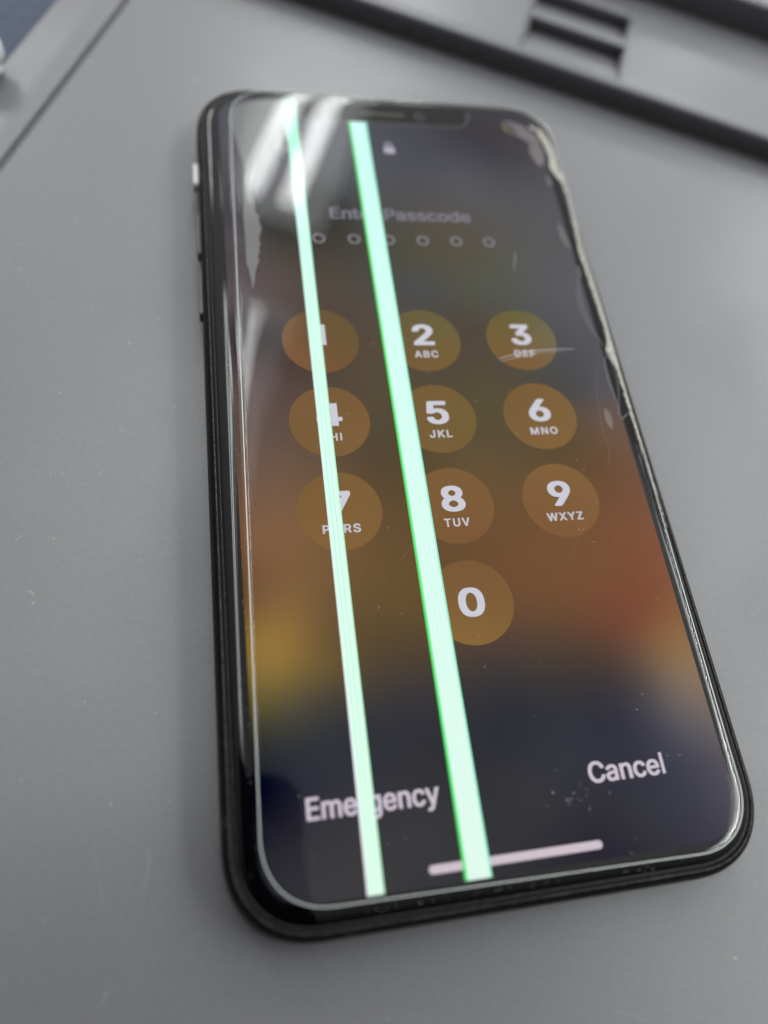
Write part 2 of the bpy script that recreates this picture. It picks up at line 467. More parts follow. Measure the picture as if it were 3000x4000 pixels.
# ---- display: picture mesh, with the mirrored ceiling glow at lower right painted in
SCREEN = json.loads('''[[17.0,67.2,0.0924,0.0924,0.1028],[13.4,136.3,0.0733,0.0688,0.0875],[10.9,212.9,0.0924,0.0779,0.0875],[8.6,283.6,0.1054,0.085,0.0924],[6.1,394.9,0.1054,0.0756,0.0711],[4.0,488.6,0.1339,0.0711,0.0392],[1.9,591.7,0.128,0.0582,0.0128],[3.1,658.0,0.095,0.0582,0.0095],[4.3,699.1,0.0053,0.0053,0.0032],[3.8,747.0,0.0008,0.0008,0.0076],[13.6,787.2,0.0269,0.0269,0.0364],[366.5,132.3,0.0591,0.0589,0.0671],[280.1,40.5,0.0105,0.0068,0.0155],[318.9,76.0,0.0178,0.0142,0.0234],[266.8,115.8,0.0608,0.0604,0.0738],[214.5,104.4,0.044,0.0437,0.0603],[346.5,133.3,0.0557,0.0557,0.0636],[106.4,144.9,0.0004,0.0004,0.0004],[35.8,180.8,0.0004,0.0004,0.0004],[14.4,237.0,0.059,0.0423,0.0461],[46.4,236.2,0.0548,0.0425,0.0341],[127.9,130.3,0.0543,0.0604,0.0705],[195.5,232.7,0.0576,0.049,0.0255],[248.6,218.6,0.067,0.0533,0.0217],[347.5,202.6,0.0684,0.0681,0.0717],[114.4,258.9,0.0516,0.0395,0.0247],[190.0,269.7,0.046,0.0499,0.0531],[259.9,268.8,0.0627,0.0671,0.0446],[350.8,280.1,0.0742,0.0741,0.0879],[47.8,283.2,0.0827,0.0546,0.0493],[27.3,327.8,0.0004,0.0004,0.0004],[24.3,380.2,0.081,0.0446,0.0443],[134.6,328.0,0.0706,0.0454,0.0231],[241.0,316.7,0.0546,0.0389,0.0175],[234.8,350.9,0.0645,0.04,0.0186],[348.7,351.9,0.0583,0.0579,0.0659],[336.1,402.0,0.0483,0.0445,0.0434],[21.5,429.5,0.0962,0.0595,0.0444],[136.4,387.4,0.0725,0.0513,0.0191],[200.8,383.2,0.0626,0.0423,0.0149],[243.6,405.3,0.0762,0.0583,0.0151],[356.0,402.5,0.068,0.0634,0.0717],[346.2,439.6,0.1285,0.0655,0.0292],[18.8,475.9,0.1484,0.0809,0.0492],[22.9,536.9,0.2111,0.1025,0.0391],[19.9,585.3,0.1833,0.0888,0.0306],[134.2,471.6,0.0654,0.0382,0.0078],[233.7,456.2,0.0823,0.0519,0.0169],[221.0,475.3,0.1145,0.0648,0.0145],[331.2,459.8,0.0953,0.0496,0.0142],[349.1,500.4,0.1373,0.0553,0.0162],[339.5,552.0,0.1785,0.0611,0.0178],[350.3,586.4,0.1923,0.0568,0.0192],[230.9,558.6,0.1404,0.0588,0.014],[284.9,570.9,0.1517,0.0616,0.0152],[134.5,560.9,0.1152,0.057,0.0115],[36.4,562.5,0.1883,0.0913,0.0286],[124.9,601.3,0.1183,0.0643,0.0118],[55.3,607.5,0.1564,0.0841,0.0249],[20.6,630.9,0.3148,0.184,0.0315],[8.5,655.0,0.2755,0.1789,0.0275],[45.1,640.4,0.198,0.1096,0.0198],[67.6,635.1,0.1039,0.0622,0.0167],[108.4,638.7,0.0747,0.0431,0.0116],[138.2,618.2,0.0976,0.0531,0.0098],[241.2,610.3,0.1418,0.0561,0.0142],[297.9,606.4,0.166,0.0587,0.0166],[339.6,630.6,0.1799,0.0508,0.018],[366.5,615.9,0.2144,0.0695,0.0214],[329.7,587.2,0.172,0.0578,0.0172],[353.8,656.5,0.2399,0.122,0.04],[364.8,677.5,0.2494,0.1537,0.0779],[316.9,632.9,0.1663,0.0436,0.0166],[305.1,660.1,0.0766,0.0372,0.0166],[252.7,651.5,0.0601,0.0344,0.0146],[195.3,654.1,0.0459,0.0293,0.0213],[133.2,652.2,0.0576,0.0361,0.0164],[36.0,664.8,0.1006,0.0725,0.0226],[41.5,594.7,0.212,0.1141,0.0215],[32.4,617.0,0.2602,0.1435,0.026],[65.8,653.3,0.144,0.0893,0.0145],[21.0,677.2,0.0768,0.064,0.0254],[7.1,679.2,0.0756,0.063,0.0076],[64.0,671.1,0.0377,0.0346,0.0248],[121.5,680.4,0.0225,0.0201,0.0275],[204.9,685.0,0.0134,0.0135,0.0205],[283.6,692.8,0.0199,0.0148,0.022],[326.5,689.4,0.0686,0.052,0.0515],[349.1,699.3,0.1545,0.1239,0.1011],[354.4,722.5,0.1028,0.0927,0.1074],[317.8,718.7,0.0352,0.0318,0.0522],[16.1,700.4,0.026,0.0262,0.0229],[53.7,704.5,0.0205,0.0192,0.0254],[116.1,718.1,0.0156,0.0159,0.0201],[197.7,720.2,0.0116,0.0119,0.021],[253.0,733.3,0.019,0.019,0.0327],[309.4,746.6,0.0213,0.0214,0.0388],[359.0,759.3,0.0459,0.0424,0.0648],[364.0,780.9,0.0624,0.0584,0.0836],[51.2,730.6,0.0167,0.0168,0.0295],[109.7,763.2,0.0244,0.0245,0.0296],[154.7,749.3,0.0158,0.0158,0.0203],[207.7,762.2,0.0225,0.0228,0.0278],[297.6,786.4,0.0222,0.0222,0.0333],[336.0,791.1,0.0304,0.0303,0.0501],[59.4,784.5,0.0309,0.0281,0.0306],[56.9,807.6,0.0351,0.0322,0.0345],[111.1,800.3,0.028,0.028,0.0335],[121.5,777.2,0.0305,0.0306,0.0331],[251.6,812.8,0.0045,0.0015,0.0134],[352.2,803.2,0.0316,0.0287,0.0475]]''')
BUTTON = json.loads('''[[65.9,338.7,0.1621,0.0685,0.0162],[106.0,339.0,0.1273,0.0718,0.0128],[103.2,365.8,0.1524,0.0675,0.0152],[63.8,365.3,0.1867,0.0862,0.0216],[208.0,339.5,0.1442,0.1001,0.0168],[189.5,366.9,0.1643,0.085,0.0164],[221.5,316.7,0.1236,0.0981,0.0273],[261.2,339.8,0.169,0.0881,0.0169],[292.1,310.8,0.1227,0.097,0.0138],[318.6,328.5,0.1472,0.125,0.0566],[295.2,365.5,0.1847,0.0891,0.0185],[58.9,425.8,0.1667,0.0877,0.02],[109.1,432.2,0.1885,0.0932,0.0203],[193.9,424.8,0.153,0.0973,0.0153],[203.1,450.1,0.154,0.0931,0.0154],[175.8,454.1,0.1742,0.0932,0.0174],[263.9,421.6,0.1646,0.0907,0.0165],[315.0,428.2,0.185,0.1002,0.0185],[284.2,458.0,0.2083,0.1016,0.0208],[59.7,513.4,0.1917,0.0965,0.0192],[106.8,524.8,0.1979,0.1007,0.0198],[84.5,545.0,0.2141,0.1071,0.0214],[200.0,493.4,0.189,0.0888,0.0189],[212.2,521.8,0.197,0.0896,0.0197],[182.1,546.8,0.1832,0.0804,0.0183],[262.2,515.2,0.1959,0.0885,0.0196],[316.3,518.0,0.2021,0.0923,0.0202],[286.9,544.2,0.1962,0.0837,0.0196],[200.8,582.3,0.1838,0.086,0.0184],[216.5,608.4,0.1918,0.0917,0.0192],[183.1,633.7,0.2308,0.1191,0.0231],[175.6,584.7,0.1774,0.0819,0.0177]]''')
class Field:
    """smooth picture through colour samples"""
    def __init__(s, data, c=22.0, lam=0.25):
        D = np.array(data); s.P = D[:, :2]; s.c = c
        K = s.k(s.P); n = len(K)
        M = np.zeros((n + 3, n + 3)); M[:n, :n] = K - lam * np.eye(n) * c; M[:n, n] = 1; M[:n, n + 1:] = s.P / 400; M[n:, :n] = M[:n, n:].T
        R = np.zeros((n + 3, 3)); R[:n] = D[:, 2:5]
        s.W = np.linalg.solve(M, R); s.lo = D[:, 2:5].min(0) * .8; s.hi = D[:, 2:5].max(0) * 1.05
    def k(s, X):
        d2 = ((X[:, None, :] - s.P[None]) ** 2).sum(-1)
        return np.sqrt(d2 + s.c ** 2)
    def __call__(s, X):
        X = np.array(X, float)
        return np.clip(s.k(X) @ s.W[:-3] + s.W[-3] + (X / 400) @ s.W[-2:], s.lo, s.hi)
fieldS, fieldB = Field(SCREEN), Field(BUTTON)
def paint(o, cols):
    a = o.data.color_attributes.new("pixels", 'FLOAT_COLOR', 'POINT')
    a.data.foreach_set("color", np.concatenate([np.asarray(cols, float), np.ones((len(cols), 1))], 1).astype(np.float32).ravel())
def rr_pts(x0, y0, x1, y1, r, n=2.0, seg=14):
    return [((x0 + x1) / 2 + x, (y0 + y1) / 2 + y) for x, y in rrect((x1 - x0) / 2, (y1 - y0) / 2, r, n, seg)]
# outline in points (y down) with the notch cut out
def screen_outline():
    P = []
    def corner(cx, cy, r, a0, n=2.35, seg=16, full=90):
        for k in range(seg + 1):
            a = math.radians(a0 + full * k / seg); c, s_ = math.cos(a), math.sin(a)
            P.append((cx + r * abs(c) ** (2 / n) * (1 if c > 0 else -1), cy + r * abs(s_) ** (2 / n) * (1 if s_ > 0 else -1)))
    R_ = 41
    corner(375 - R_, 812 - R_, R_, 0)            # going clockwise on screen: right-bottom, left-bottom, left-top
    corner(R_, 812 - R_, R_, 90)
    corner(R_, R_, R_, 180)
    # notch: outer fillet r 6, inner corners r 20
    N0, N1, ND = 83.0, 292.0, 30.0
    P.append((N0 - 6, 0))
    for k in range(1, 7):
        a = math.radians(-90 + 90 * k / 6); P.append((N0 - 6 + 6 * math.cos(a), 6 + 6 * math.sin(a)))
    for k in range(0, 11):
        a = math.radians(180 - 90 * k / 10); P.append((N0 + 20 + 20 * math.cos(a), ND - 20 + 20 * math.sin(a)))
    for k in range(0, 11):
        a = math.radians(90 - 90 * k / 10); P.append((N1 - 20 + 20 * math.cos(a), ND - 20 + 20 * math.sin(a)))
    for k in range(0, 6):
        a = math.radians(180 + 90 * k / 6); P.append((N1 + 6 + 6 * math.cos(a), 6 + 6 * math.sin(a)))
    P.append((N1 + 6, 0))
    corner(375 - R_, R_, R_, 270)
    out = [P[0]]
    for p in P[1:] + [P[0]]:
        d = math.dist(p, out[-1]); q0 = out[-1]
        if d < 0.4: continue
        k = max(1, int(d / 9))
        for i in range(1, k + 1): out.append((q0[0] + (p[0] - q0[0]) * i / k, q0[1] + (p[1] - q0[1]) * i / k))
    if math.dist(out[0], out[-1]) < 0.4: out.pop()
    return out
SO = screen_outline()
def inside(P, poly):
    x, y = P[:, 0], P[:, 1]; c = np.zeros(len(P), bool); n = len(poly)
    for i in range(n):
        x0, y0 = poly[i]; x1, y1 = poly[(i + 1) % n]
        if y0 == y1: continue
        c ^= ((y0 > y) != (y1 > y)) & (x < (x1 - x0) * (y - y0) / (y1 - y0) + x0)
    return c
gx, gy = np.meshgrid(np.arange(4, 375, 7.0), np.arange(4, 812, 7.0))
G = np.stack([gx.ravel(), gy.ravel()], 1); G = G[inside(G, SO)]
pts = [Vector(p) for p in SO] + [Vector(p) for p in G]
r = delaunay_2d_cdt(pts, [], [list(range(len(SO)))], 1, 1e-5)
vs = [(v.x, v.y) for v in r[0]]
fs = []
for f in r[2]:
    a, b, c = (vs[i] for i in f[:3])
    fs.append(tuple(f) if (b[0]-a[0])*(c[1]-a[1]) - (b[1]-a[1])*(c[0]-a[0]) < 0 else tuple(reversed(f)))
Z = TOPZ + 0.02
display = mesh("display", [(sx(x), sy(y), Z) for x, y in vs], fs, MAT_PIX, phone)
paint(display, fieldS(vs))

def flat_poly(name, loops, z, mat, parent):
    V, F = poly_fill([[(sx(x), sy(y)) for x, y in L] for L in loops], z)
    return mesh(name, V, F, mat, parent)

